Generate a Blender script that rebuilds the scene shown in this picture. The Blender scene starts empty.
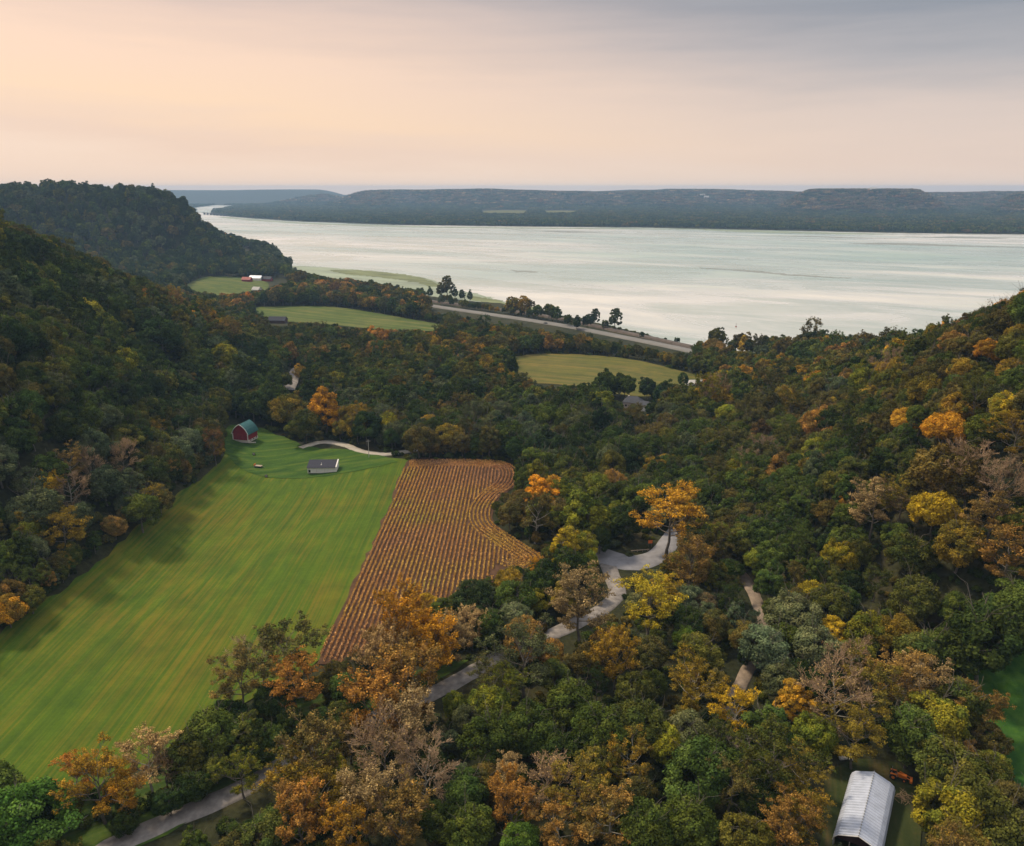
import bpy, bmesh, math, random
import numpy as np
from mathutils import Vector, Matrix
from mathutils.geometry import delaunay_2d_cdt

random.seed(7)
SC = bpy.context.scene
C = SC.collection
R = math.radians
PI = math.pi

# ------------------------------------------------------------------ camera model
FPX, PITCH, CAMH = 804.0, R(16.3), 128.0
W_, H_ = 1024, 846
def ray(px, py):
    u = (px - 512) / FPX; v = (423 - py) / FPX
    return u, math.cos(PITCH) + v * math.sin(PITCH), -math.sin(PITCH) + v * math.cos(PITCH)
def G(px, py, z=0.0):
    X, Y, Z = ray(px, py); t = (z - CAMH) / Z
    return (X * t, Y * t)
def proj(x, y, z):
    dx, dy, dz = x, y, z - CAMH
    f = dy * math.cos(PITCH) - dz * math.sin(PITCH)
    u = dy * math.sin(PITCH) + dz * math.cos(PITCH)
    f = np.maximum(f, 1e-3) if isinstance(f, np.ndarray) else max(f, 1e-3)
    return 512 + FPX * dx / f, 423 - FPX * u / f, f

# ------------------------------------------------------------------ terrain heights
WATER = -12.0
CP = []
def cp(px, py, z, tree=0):
    x, y = G(px, py, z + tree); CP.append((x, y, z))
def cpd(px, py, dist, tree=12):
    X, Y, Z = ray(px, py); t = dist / math.hypot(X, Y)
    CP.append((X * t, Y * t, CAMH + Z * t - tree))
def cw(x, y, z): CP.append((x, y, z))
# valley floor, fields
for p in [(-60,700),(0,650),(60,600),(120,555),(180,500),(225,450),(0,800),(110,700),(200,600),(320,655),(280,540),(407,462),(330,470),(300,445),
          (400,600),(450,540),(515,466),(541,556),(480,510),(110,846),(240,790),(340,735),(440,690),(520,650),(600,610),(640,555),(600,700),
          (700,700),(800,700),(760,600),(860,810),(930,830),(700,600),(690,470),(600,480),(560,800),(400,800),(1000,700),(1024,760),(740,640),
          (400,420),(500,420),(600,430),(330,420)]:
    cp(p[0], p[1], 0)
for p in [(560,357,-4),(650,365,-4),(690,384,-4),(640,402,-3),(540,385,-3),(250,312,-2),(340,307,-3),(440,325,-4),(400,332,-3),(300,330,-2),
          (430,380,-2),(450,350,-3),(350,360,-2),(430,308,-7),(560,326,-8),(690,350,-8),(640,333,-11),(540,312,-11),(480,303,-11),(780,356,-11),
          (300,268,-11),(360,290,-9),(200,284,2),(240,285,0),(250,298,-2),(210,300,0),(290,290,-5),(400,300,-8),(330,300,-4)]:
    cp(*p)
# left hill
cpd(0,229,520); cpd(60,250,560); cpd(130,280,600); cpd(185,305,630); cpd(240,330,650); cpd(290,352,640,14)
cp(0,450,30,12); cp(60,420,32,12); cp(120,400,24,12); cp(180,390,13,12); cp(0,560,12,12); cp(0,340,64,12); cp(80,330,54,12); cp(160,350,28,12); cp(230,385,8,12); cp(300,380,0,12)
cw(-520,380,108); cw(-380,180,78); cw(-300,60,50); cw(-620,700,96); cw(-260,160,32); cw(-480,820,20); cw(-700,900,30); cw(-560,560,100); cw(-350,750,3)
# bluff
for a in [(0,184,1500),(60,187,1500),(120,184,1480),(165,180,1470),(178,189,1470),(192,205,1480),(215,223,1500),(240,241,1520),(262,254,1545)]: cpd(*a, tree=31)
cw(-433,1540,-8); cw(-560,1140,4); cw(-760,1120,8); cw(-540,1290,30); cw(-700,1300,62); cw(-850,1250,52); cw(-1200,1300,110); cw(-1000,1100,30)
cw(-1400,2100,112); cw(-960,2100,-8); cw(-1900,4300,100); cw(-1720,4300,-8); cw(-1300,3100,-8); cw(-1700,3000,108); cw(-2600,2500,115); cw(-2500,1200,115); cw(-800,1800,20); cw(-1000,1650,112)
# right hill
cpd(1024,296,380,10); cpd(960,315,420,17); cpd(900,334,455,24); cpd(870,345,490,22); cpd(820,356,530,18); cpd(770,362,565); cpd(720,376,570,14)
cp(950,430,40,12); cp(850,430,22,12); cp(780,430,8,12); cp(1024,430,48,12); cp(1024,520,28,12); cp(900,520,16,12); cp(820,560,5,12); cp(960,600,8,12); cp(1024,620,10,10); cp(900,380,38,12)
cw(470,330,84); cw(380,160,48); cw(260,120,18); cw(420,480,60); cw(380,600,10); cw(260,640,-6); cw(520,600,30); cw(560,720,-8); cw(700,500,60); cw(800,700,-5); cw(200,130,6); cw(300,560,14)
# around and behind the camera
cw(0,60,0); cw(-120,60,2); cw(120,40,3); cw(0,-150,10); cw(-300,-150,60); cw(300,-150,60); cw(1200,400,90); cw(1500,900,-5); cw(-1200,0,110); cw(1200,-500,100); cw(-800,-600,100)
CPA = np.array(CP)
_c = 45.0
def _phi(dx, dy): return -np.sqrt(dx * dx + dy * dy + _c * _c)
_A = _phi(CPA[:, None, 0] - CPA[None, :, 0], CPA[:, None, 1] - CPA[None, :, 1])
_n = len(CPA)
_M = np.zeros((_n + 1, _n + 1)); _M[:_n, :_n] = _A + np.eye(_n) * 6.0; _M[:_n, _n] = 1; _M[_n, :_n] = 1
_Wt = np.linalg.solve(_M, np.concatenate([CPA[:, 2], [0]]))
def rbf(x, y):
    out = np.full(x.shape, _Wt[_n])
    for k in range(_n): out += _Wt[k] * _phi(x - CPA[k, 0], y - CPA[k, 1])
    return out

def GP(pts, z=0): return [G(p[0], p[1], z) for p in pts]
LAKE = [(2600, 600), (800, 780), (520, 735)] + GP([(860,356),(780,356),(740,354),(700,350),(640,333),(590,321),(540,311),(500,303),(470,301),(430,296),(380,290),(330,279),(300,272),(287,268),(276,258)], WATER) \
     + [(-520,1760),(-950,2300),(-1300,3050),(-1680,4200)] + GP([(196,211),(192,208)], WATER) + GP([(214,205.2),(236,205.6),(233,207.4),(216,210.5),(212,214.5),(240,217.5),(300,221.5),(400,225),(520,226.5),(640,227.5),(760,230),(900,233),(1024,234.5),(1200,240)], WATER) + [(4200,2300)]
def in_poly(x, y, poly):
    ins = np.zeros(x.shape, bool); n = len(poly)
    for i in range(n):
        x1, y1 = poly[i]; x2, y2 = poly[(i + 1) % n]
        if y1 == y2: continue
        c = ((y1 > y) != (y2 > y)) & (x < (x2 - x1) * (y - y1) / (y2 - y1) + x1)
        ins ^= c
    return ins
def dist_poly(x, y, poly, closed=True):
    d = np.full(x.shape, 1e9); n = len(poly)
    for i in range(n if closed else n - 1):
        x1, y1 = poly[i]; x2, y2 = poly[(i + 1) % n]
        ex, ey = x2 - x1, y2 - y1; L = ex * ex + ey * ey + 1e-9
        t = np.clip(((x - x1) * ex + (y - y1) * ey) / L, 0, 1)
        d = np.minimum(d, np.hypot(x - x1 - t * ex, y - y1 - t * ey))
    return d
def sstep(a, b, v):
    t = np.clip((v - a) / (b - a), 0, 1); return t * t * (3 - 2 * t)
def wob(x, y, s, seed):
    r = np.random.RandomState(seed); o = np.zeros(np.broadcast(x, y).shape)
    for k in range(7):
        a = r.uniform(0, 2 * PI); f = (1.7 ** (k * .6)) / s
        o += np.sin(x * f * math.cos(a) + y * f * math.sin(a) + r.uniform(0, 6.3)) / (1.25 ** k)
    return o / 3.0
def far_height(x, y):
    px, _, _ = proj(x, y, 0 * x - 10)
    d = np.hypot(x, y)
    base = -10.0 + 1.5 * wob(x, y, 500, 3)
    # long ridge across the river
    start = 5700 + 350 * wob(x, y * 0, 700, 5)
    top = 97 + 13 * wob(x, y * .05, 400, 9)
    ravine = 0.5 + 0.9 * wob(x + 0.3 * y, y * 0.12, 210, 11)
    r1 = sstep(0, 1, (d - start + 500 * ravine - 200) / 1100)
    keep = sstep(318, 372, px)
    top = top - 13 * sstep(700, 790, px)
    h1 = base + (top - base) * r1 * keep
    # spur on the right
    cx = sstep(770, 815, px) * (1 - sstep(905, 960, px))
    s1 = sstep(4560, 5150, d + 120 * wob(x, y, 180, 13)) * (1 - sstep(6200, 7000, d))
    h2 = base + (109 - base) * cx * s1
    cx3 = sstep(980, 1020, px)
    h5 = base + (88 - base) * cx3 * sstep(4700, 5500, d + 150 * wob(x, y, 200, 14))
    # pale ridge far up the river
    h3 = base + (100 + 14 * wob(x, y, 900, 17) - base) * sstep(8300, 9500, d) * (1 - keep)
    h4 = base + (70 - base) * sstep(6700, 7300, d) * sstep(255, 330, px) * (1 - keep)
    return np.maximum.reduce([h1, h2, h3, h4, h5])
def height(x, y):
    x = np.asarray(x, float); y = np.asarray(y, float)
    shp = x.shape; x = x.ravel(); y = y.ravel()
    z = np.empty(x.shape)
    d = np.hypot(x, y)
    far = (d > 2400) & (x > -0.37 * y + 60) | (d > 5000)
    near = ~far
    z[near] = rbf(x[near], y[near]) if near.any() else 0
    if far.any(): z[far] = far_height(x[far], y[far])
    z = np.clip(z, -13.5, 125)
    cand = (y > 500) | (x > 400)
    if cand.any():
        xi, yi = x[cand], y[cand]; zi = z[cand]
        ins = in_poly(xi, yi, LAKE); dd = dist_poly(xi, yi, LAKE)
        zi = np.where(ins, np.minimum(zi, WATER - 0.3 - np.minimum(6, dd * .08)), np.maximum(zi, WATER + 0.25 + np.minimum(2.5, dd * .05)))
        z[cand] = zi
    return z.reshape(shp)
def hz(x, y): return float(height(np.array([x]), np.array([y]))[0])

# ------------------------------------------------------------------ materials
def mat(name):
    m = bpy.data.materials.new(name); m.use_nodes = True
    nt = m.node_tree; b = nt.nodes['Principled BSDF']
    return m, nt, nt.nodes, nt.links, b
def ramp(N, stops, interp='LINEAR'):
    r = N.new('ShaderNodeValToRGB'); e = r.color_ramp.elements; r.color_ramp.interpolation = interp
    while len(e) < len(stops): e.new(0.5)
    for i, (p, c) in enumerate(stops): e[i].position = p; e[i].color = (*c, 1)
    return r
def noise(N, L, vec, scale, detail=4, rough=.55, sx=None, dist=0.0):
    n = N.new('ShaderNodeTexNoise'); n.inputs['Scale'].default_value = scale; n.inputs['Detail'].default_value = detail; n.inputs['Roughness'].default_value = rough; n.inputs['Distortion'].default_value = dist
    if sx is not None:
        mp = N.new('ShaderNodeMapping'); mp.vector_type = 'TEXTURE'
        mp.inputs['Rotation'].default_value = (0, 0, -sx[0]); mp.inputs['Scale'].default_value = tuple(1 / q for q in sx[1])
        L.new(vec, mp.inputs['Vector']); vec = mp.outputs['Vector']
    L.new(vec, n.inputs['Vector']); return n.outputs['Fac']
def mix(N, L, fac, a, b, mode='MIX'):
    m = N.new('ShaderNodeMix'); m.data_type = 'RGBA'; m.blend_type = mode
    for s, v in (('Factor', fac),):
        if hasattr(v, 'links') or hasattr(v, 'is_linked'): L.new(v, m.inputs[0])
        else: m.inputs[0].default_value = v
    for i, v in ((6, a), (7, b)):
        if hasattr(v, 'is_linked'): L.new(v, m.inputs[i])
        else: m.inputs[i].default_value = (*v, 1)
    return m.outputs[2]
def geo(N): return N.new('ShaderNodeNewGeometry').outputs['Position']
def bump(N, L, b, h, strength, dist=1.0):
    bp = N.new('ShaderNodeBump'); bp.inputs['Strength'].default_value = strength; bp.inputs['Distance'].default_value = dist
    L.new(h, bp.inputs['Height']); L.new(bp.outputs['Normal'], b.inputs['Normal'])
def simple(name, col, rough=.8, var=.25, scale=.6, spec=.2, metal=0, stretch=None):
    m, nt, N, L, b = mat(name)
    n = noise(N, L, geo(N), scale, 5, .6, stretch)
    r = ramp(N, [(.3, tuple(c * (1 - var) for c in col)), (.7, tuple(min(1, c * (1 + var)) for c in col))])
    L.new(n, r.inputs[0]); L.new(r.outputs[0], b.inputs['Base Color'])
    b.inputs['Roughness'].default_value = rough; b.inputs['Specular IOR Level'].default_value = spec; b.inputs['Metallic'].default_value = metal
    return m

ROWDIR = (G(407,462)[0] - G(320,655)[0], G(407,462)[1] - G(320,655)[1])
ROWA = math.atan2(ROWDIR[1], ROWDIR[0])
MOWDIR = (G(225,450)[0] - G(0,650)[0], G(225,450)[1] - G(0,650)[1])

def mat_ground():
    m, nt, N, L, b = mat('forest_floor')
    g = geo(N)
    n1 = noise(N, L, g, .05, 6, .6); n2 = noise(N, L, g, .6, 5, .65)
    r1 = ramp(N, [(.35, (.018, .022, .010)), (.55, (.035, .035, .016)), (.75, (.055, .042, .022))]); L.new(n1, r1.inputs[0])
    r2 = ramp(N, [(.3, (.55, .55, .55)), (.7, (1.4, 1.4, 1.3))]); L.new(n2, r2.inputs[0])
    c = mix(N, L, 1.0, r1.outputs[0], r2.outputs[0], 'MULTIPLY')
    L.new(c, b.inputs['Base Color']); b.inputs['Roughness'].default_value = .95; b.inputs['Specular IOR Level'].default_value = .1
    bump(N, L, b, n2, .6, .5)
    return m
def mat_grass(name, lo, mid, hi, ang, patch=(.20, .10, .012), pamt=.5, stripe=.35, streak=.2):
    m, nt, N, L, b = mat(name)
    g = geo(N)
    big = noise(N, L, g, .012, 4, .6)
    fine = noise(N, L, g, .9, 5, .7)
    mid_n = noise(N, L, g, .09, 5, .65)
    st = noise(N, L, g, 1.0, 3, .6, (-ang, (.007, streak * 1.6, 1)))
    st2 = noise(N, L, g, 1.0, 2, .5, (-ang, (.003, .30, 1)))
    r = ramp(N, [(.38, lo), (.5, mid), (.62, hi)]); 
    a = N.new('ShaderNodeMath'); a.operation = 'ADD'; L.new(st, a.inputs[0]); L.new(st2, a.inputs[1])
    a2 = N.new('ShaderNodeMath'); a2.operation = 'MULTIPLY_ADD'; L.new(fine, a2.inputs[0]); a2.inputs[1].default_value = .7; L.new(a.outputs[0], a2.inputs[2])
    a3 = N.new('ShaderNodeMath'); a3.operation = 'MULTIPLY'; L.new(a2.outputs[0], a3.inputs[0]); a3.inputs[1].default_value = .37
    L.new(a3.outputs[0], r.inputs[0])
    pr = ramp(N, [(.5, (0, 0, 0)), (.68, (1, 1, 1))]); 
    pa = N.new('ShaderNodeMath'); pa.operation = 'MULTIPLY_ADD'; L.new(st, pa.inputs[0]); pa.inputs[1].default_value = .55
    pm = N.new('ShaderNodeMath'); pm.operation = 'MULTIPLY'; L.new(big, pm.inputs[0]); pm.inputs[1].default_value = .5; L.new(pm.outputs[0], pa.inputs[2])
    L.new(pa.outputs[0], pr.inputs[0])
    pf = N.new('ShaderNodeMath'); pf.operation = 'MULTIPLY'; L.new(pr.outputs[0], pf.inputs[0]); pf.inputs[1].default_value = pamt
    c = mix(N, L, pf.outputs[0], r.outputs[0], patch)
    gm = ramp(N, [(.3, (.72, .78, .8)), (.7, (1.22, 1.15, 1.0))]); L.new(mid_n, gm.inputs[0])
    c = mix(N, L, .8, c, gm.outputs[0], 'MULTIPLY')
    L.new(c, b.inputs['Base Color']); b.inputs['Roughness'].default_value = .9; b.inputs['Specular IOR Level'].default_value = .12
    bump(N, L, b, fine, .5, .3)
    return m
def mat_leaf(name):
    m, nt, N, L, b = mat(name)
    N.remove(b)
    out = N['Material Output']
    t = N.new('ShaderNodeAttribute'); t.attribute_type = 'INSTANCER'; t.attribute_name = 'tint'
    t2 = N.new('ShaderNodeAttribute'); t2.attribute_type = 'INSTANCER'; t2.attribute_name = 'tint_two'
    lv = N.new('ShaderNodeAttribute'); lv.attribute_name = 'leaf'
    sep = N.new('ShaderNodeSeparateXYZ'); L.new(lv.outputs['Vector'], sep.inputs[0])
    mr = N.new('ShaderNodeMapRange'); mr.inputs['From Min'].default_value = .35; mr.inputs['From Max'].default_value = .95; L.new(sep.outputs['Y'], mr.inputs['Value'])
    c = mix(N, L, mr.outputs[0], t.outputs['Color'], t2.outputs['Color'])
    mv = N.new('ShaderNodeMath'); mv.operation = 'MULTIPLY_ADD'; L.new(sep.outputs['X'], mv.inputs[0]); mv.inputs[1].default_value = .8; mv.inputs[2].default_value = .6
    mz = N.new('ShaderNodeMath'); mz.operation = 'MULTIPLY_ADD'; L.new(sep.outputs['Z'], mz.inputs[0]); mz.inputs[1].default_value = .7; mz.inputs[2].default_value = .65
    mq = N.new('ShaderNodeMath'); mq.operation = 'MULTIPLY'; L.new(mv.outputs[0], mq.inputs[0]); L.new(mz.outputs[0], mq.inputs[1]); mv = mq
    cc = N.new('ShaderNodeCombineXYZ')
    for i in range(3): L.new(mv.outputs[0], cc.inputs[i])
    c = mix(N, L, 1.0, c, cc.outputs[0], 'MULTIPLY')
    d = N.new('ShaderNodeBsdfDiffuse'); L.new(c, d.inputs['Color'])
    tr = N.new('ShaderNodeBsdfTranslucent'); L.new(c, tr.inputs['Color'])
    ms = N.new('ShaderNodeMixShader'); ms.inputs[0].default_value = .18; L.new(d.outputs[0], ms.inputs[1]); L.new(tr.outputs[0], ms.inputs[2])
    L.new(ms.outputs[0], out.inputs['Surface'])
    return m
M = {}
M['ground'] = mat_ground()
M['leaf'] = mat_leaf('foliage')
M['bark'] = simple('bark', (.13, .11, .09), .9, .35, 1.5)
M['twig'] = simple('pale_twigs', (.30, .20, .12), .9, .3, 1.2)
M['white_bark'] = simple('white_bark', (.30, .27, .22), .85, .25, 1.2)
M['mow'] = mat_grass('mown_grass', (.038, .074, .006), (.056, .098, .007), (.080, .116, .009), math.atan2(MOWDIR[1], MOWDIR[0]), (.165, .095, .012), .55, streak=.62)
M['yard'] = mat_grass('yard_grass', (.020, .054, .008), (.036, .080, .010), (.062, .105, .014), R(20), (.14, .13, .02), .35)
M['verge'] = mat_grass('verge_grass', (.028, .055, .010), (.05, .085, .014), (.085, .105, .024), R(35), (.10, .075, .02), .4, streak=.5)
M['hay'] = mat_grass('hay_field', (.062, .070, .016), (.095, .095, .022), (.13, .112, .028), R(160), (.19, .13, .04), .6, streak=.12)
M['pasture'] = mat_grass('pasture', (.042, .068, .014), (.066, .094, .018), (.10, .115, .028), R(150), (.20, .16, .06), .4, streak=.08)
M['meadow'] = mat_grass('green_meadow', (.020, .065, .012), (.034, .092, .015), (.05, .115, .018), R(60), (.10, .13, .02), .2)
M['soil'] = simple('crop_soil', (.075, .038, .020), .95, .35, .35)
M['asphalt'] = simple('worn_asphalt', (.205, .182, .168), .9, .38, .45)
M['pale_asphalt'] = simple('pale_asphalt', (.215, .21, .225), .85, .2, .3)
M['highway'] = simple('highway_concrete', (.165, .155, .145), .8, .14, .08)
M['lane'] = simple('gravel_lane', (.22, .17, .13), .95, .3, .5)
M['ballast'] = simple('rail_ballast', (.10, .08, .068), .95, .3, .15)
M['gravel'] = simple('pale_gravel', (.36, .32, .27), .95, .2, .4)

# ------------------------------------------------------------------ helpers for objects
def link(o, parent=None):
    C.objects.link(o)
    if parent: o.parent = parent
    return o
def mesh_np(name, verts, faces_flat, counts, mats, midx=None, attr=None, smooth=False):
    me = bpy.data.meshes.new(name)
    verts = np.asarray(verts, np.float32); faces_flat = np.asarray(faces_flat, np.int32); counts = np.asarray(counts, np.int32)
    me.vertices.add(len(verts)); me.vertices.foreach_set('co', verts.ravel())
    me.loops.add(len(faces_flat)); me.loops.foreach_set('vertex_index', faces_flat)
    me.polygons.add(len(counts)); st = np.zeros(len(counts), np.int32); st[1:] = np.cumsum(counts)[:-1]
    me.polygons.foreach_set('loop_start', st); me.polygons.foreach_set('loop_total', counts)
    for m in mats: me.materials.append(m)
    if midx is not None: me.polygons.foreach_set('material_index', np.asarray(midx, np.int32))
    if attr is not None:
        a = me.attributes.new('leaf', 'FLOAT_VECTOR', 'FACE'); a.data.foreach_set('vector', np.asarray(attr, np.float32).ravel())
    if smooth: me.polygons.foreach_set('use_smooth', np.ones(len(counts), bool))
    me.update(); me.validate(); return me
def setp(o, label=None, cat=None, group=None, kind=None):
    if label: o['label'] = label
    if cat: o['category'] = cat
    if group: o['group'] = group
    if kind: o['kind'] = kind
    return o
def empty(name, loc, rz=0, label=None, cat=None, group=None):
    o = bpy.data.objects.new(name, None); C.objects.link(o); o.location = loc; o.rotation_euler = (0, 0, rz); o.empty_display_size = .5
    return setp(o, label, cat, group)
class MB:
    def __init__(s): s.v = []; s.f = []
    def poly(s, pts):
        i = len(s.v); s.v += [tuple(p) for p in pts]; s.f.append(tuple(range(i, i + len(pts)))); return s
    def box(s, c, d, rz=0, rx=0, ry=0):
        i = len(s.v); m = Matrix.Rotation(rz, 3, 'Z') @ Matrix.Rotation(ry, 3, 'Y') @ Matrix.Rotation(rx, 3, 'X')
        for sx in (-1, 1):
            for sy in (-1, 1):
                for sz in (-1, 1):
                    p = m @ Vector((sx * d[0] / 2, sy * d[1] / 2, sz * d[2] / 2)); s.v.append((c[0] + p.x, c[1] + p.y, c[2] + p.z))
        for q in ((0,1,3,2),(4,6,7,5),(0,4,5,1),(2,3,7,6),(0,2,6,4),(1,5,7,3)): s.f.append(tuple(i + k for k in q))
        return s
    def tube(s, p0, p1, r0, r1=None, n=8, cap=True):
        r1 = r0 if r1 is None else r1
        a = Vector(p0); b = Vector(p1); d = (b - a).normalized(); u = d.orthogonal().normalized(); w = d.cross(u); i = len(s.v)
        for c, r in ((a, r0), (b, r1)):
            for k in range(n):
                t = 2 * PI * k / n; p = c + (u * math.cos(t) + w * math.sin(t)) * r; s.v.append(tuple(p))
        for k in range(n): s.f.append((i + k, i + (k + 1) % n, i + n + (k + 1) % n, i + n + k))
        if cap: s.f.append(tuple(i + k for k in range(n - 1, -1, -1))); s.f.append(tuple(i + n + k for k in range(n)))
        return s
    def prism(s, prof, y0, y1):           # profile in x,z extruded along y
        i = len(s.v); n = len(prof)
        for y in (y0, y1):
            for p in prof: s.v.append((p[0], y, p[1]))
        for k in range(n): s.f.append((i + k, i + (k + 1) % n, i + n + (k + 1) % n, i + n + k))
        s.f.append(tuple(i + k for k in range(n))); s.f.append(tuple(i + n + k for k in range(n - 1, -1, -1)))
        return s
    def build(s, name, m, parent=None, smooth=False):
        me = bpy.data.meshes.new(name); me.from_pydata(s.v, [], s.f); me.materials.append(m)
        bm = bmesh.new(); bm.from_mesh(me); bmesh.ops.recalc_face_normals(bm, faces=bm.faces); bm.to_mesh(me); bm.free()
        if smooth:
            for p in me.polygons: p.use_smooth = True
        return link(bpy.data.objects.new(name, me), parent)

# ------------------------------------------------------------------ ground sheet
def build_ground():
    ang = np.concatenate([np.arange(-180, -60, 4.0), np.arange(-60, -42, 1.0), np.arange(-42, 42, .22), np.arange(42, 60, 1.0), np.arange(60, 180, 4.0)])
    rad = np.concatenate([[6.0], np.geomspace(20, 2200, 520), np.geomspace(2220, 10000, 300)])
    A, Rr = np.meshgrid(np.radians(ang), rad)
    X = Rr * np.sin(A); Y = Rr * np.cos(A); Z = height(X, Y)
    nr, na = X.shape
    v = np.stack([X, Y, Z], -1).reshape(-1, 3)
    i = np.arange(nr - 1)[:, None]; j = np.arange(na)[None, :]; j2 = (j + 1) % na
    q = np.stack([i * na + j, (i + 1) * na + j + 0 * j, (i + 1) * na + j2, i * na + j2], -1).reshape(-1, 4)
    cidx = len(v); v = np.vstack([v, [0, 0, hz(0.0, 0.0)]])
    tris = np.stack([np.full(na, cidx), np.arange(na), (np.arange(na) + 1) % na], -1)
    flat = np.concatenate([q[:, ::-1].ravel(), tris[:, ::-1].ravel()]); cnt = np.concatenate([np.full(len(q), 4), np.full(na, 3)])
    me = mesh_np('ground', v, flat, cnt, [M['ground']], smooth=True)
    o = link(bpy.data.objects.new('ground', me)); setp(o, 'rolling dark forest floor of valley, hills and far river plain', 'ground', kind='structure')
    return o
build_ground()

def catmull(pts, step=4.0, closed=False):
    P = [np.array(p, float) for p in pts]; n = len(P); out = []
    rng = range(n if closed else n - 1)
    for i in rng:
        p0 = P[(i - 1) % n] if closed or i > 0 else P[0]; p1 = P[i]; p2 = P[(i + 1) % n]; p3 = P[(i + 2) % n] if closed or i + 2 < n else P[-1]
        k = max(1, int(np.linalg.norm(p2 - p1) / step))
        for t in np.linspace(0, 1, k, endpoint=False):
            out.append(.5 * ((2 * p1) + (-p0 + p2) * t + (2 * p0 - 5 * p1 + 4 * p2 - p3) * t * t + (-p0 + 3 * p1 - 3 * p2 + p3) * t ** 3))
    if not closed: out.append(P[-1])
    return [tuple(p) for p in out]

def patch(name, poly, m, off=.25, step=6.0, smooth_edge=True, label=None, cat=None, jit=.5, zfix=None):
    pl = catmull(poly, 5.0, True) if smooth_edge else poly
    rs = np.random.RandomState(len(name) + len(poly))
    pl = [(p[0] + rs.normal(0, jit), p[1] + rs.normal(0, jit)) for p in pl]
    xs = [p[0] for p in pl]; ys = [p[1] for p in pl]
    gx, gy = np.meshgrid(np.arange(min(xs), max(xs), step), np.arange(min(ys), max(ys), step)); gx = gx.ravel(); gy = gy.ravel()
    k = in_poly(gx, gy, pl) & (dist_poly(gx, gy, pl) > step * .4)
    pts = [Vector(p) for p in pl] + [Vector((a, b)) for a, b in zip(gx[k], gy[k])]
    n = len(pl)
    vs, es, fs, *_ = delaunay_2d_cdt(pts, [(i, (i + 1) % n) for i in range(n)], [], 1, 1e-4)
    v = np.array([(p.x, p.y) for p in vs]); z = (height(v[:, 0], v[:, 1]) + off) if zfix is None else np.full(len(v), zfix)
    flat = np.concatenate([np.array(f) for f in fs]); cnt = [len(f) for f in fs]
    me = mesh_np(name, np.column_stack([v, z]), flat, cnt, [m], smooth=True)
    o = link(bpy.data.objects.new(name, me)); setp(o, label, cat, kind='structure'); return o

FIELD_GREEN = GP([(-120,760),(-40,690),(0,650),(60,604),(120,557),(180,503),(222,462),(232,446),(290,452),(405,460),(410,470),(370,560),(326,655),(290,678),(250,700),(200,735),(120,778),(60,800),(0,822),(-60,850)])
FIELD_CROP = GP([(409,462),(450,461),(494,462),(512,466),(519,474),(515,486),(500,498),(492,512),(496,526),(520,542),(543,560),(520,574),(470,590),(430,615),(400,640),(370,656),(318,664),(340,612),(365,560),(385,515)])
YARD = GP([(224,446),(232,432),(262,430),(290,438),(312,446),(345,449),(384,458),(398,462),(360,470),(300,473),(240,466)])
MEADOW = GP([(962,684),(985,682),(1010,672),(1060,660),(1160,700),(1160,820),(1040,800),(1008,772),(990,735)])
HAYF = GP([(512,358),(560,354),(620,358),(680,368),(702,373),(696,386),(660,394),(640,398),(600,392),(560,386),(530,384),(512,372)], -4)
PAST = GP([(236,314),(262,308),(330,307),(385,314),(445,325),(440,330),(395,331),(330,325),(285,322),(250,320)], -3)
FARM = GP([(186,287),(205,277),(250,276),(268,281),(262,290),(240,296),(228,300),(190,298)], 1)
CLEAR = GP([(828,770),(852,754),(900,758),(914,785),(918,846),(915,900),(826,900),(822,830)])
patch('mown_field', FIELD_GREEN, M['mow'], .22, label='long mown green field running up the valley', cat='field')
patch('crop_field', FIELD_CROP, M['soil'], .30, label='bare brown earth under the dry crop rows', cat='field')
patch('barn_yard', YARD, M['yard'], .36, label='bright green yard grass round the red barn', cat='grass')
patch('green_meadow', MEADOW, M['meadow'], .25, label='deep green meadow at the foot of the orange hill', cat='field')
patch('hay_field', HAYF, M['hay'], .35, label='tan and green hay field below the highway trees', cat='field')
patch('pasture_field', PAST, M['pasture'], .4, label='pale green pasture before the marsh and bluff', cat='field')
patch('farm_field', FARM, M['pasture'], .5, label='small green field at the foot of the far bluff', cat='field')
M['rough'] = mat_grass('rough_grass', (.022, .034, .010), (.036, .046, .014), (.060, .052, .022), R(70), (.12, .075, .035), .8)
patch('shed_clearing', CLEAR, M['rough'], .24, label='rough grass clearing round the metal roofed shed', cat='grass')
VERGE_L = GP([(60,870),(0,830),(60,806),(130,782),(205,745),(260,715),(330,690),(380,680),(470,660),(400,700),(330,750),(230,800),(140,850),(100,880)])
patch('road_verge', VERGE_L, M['verge'], .16, label='grassy strip between the farm road and the mown field', cat='grass')

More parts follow.
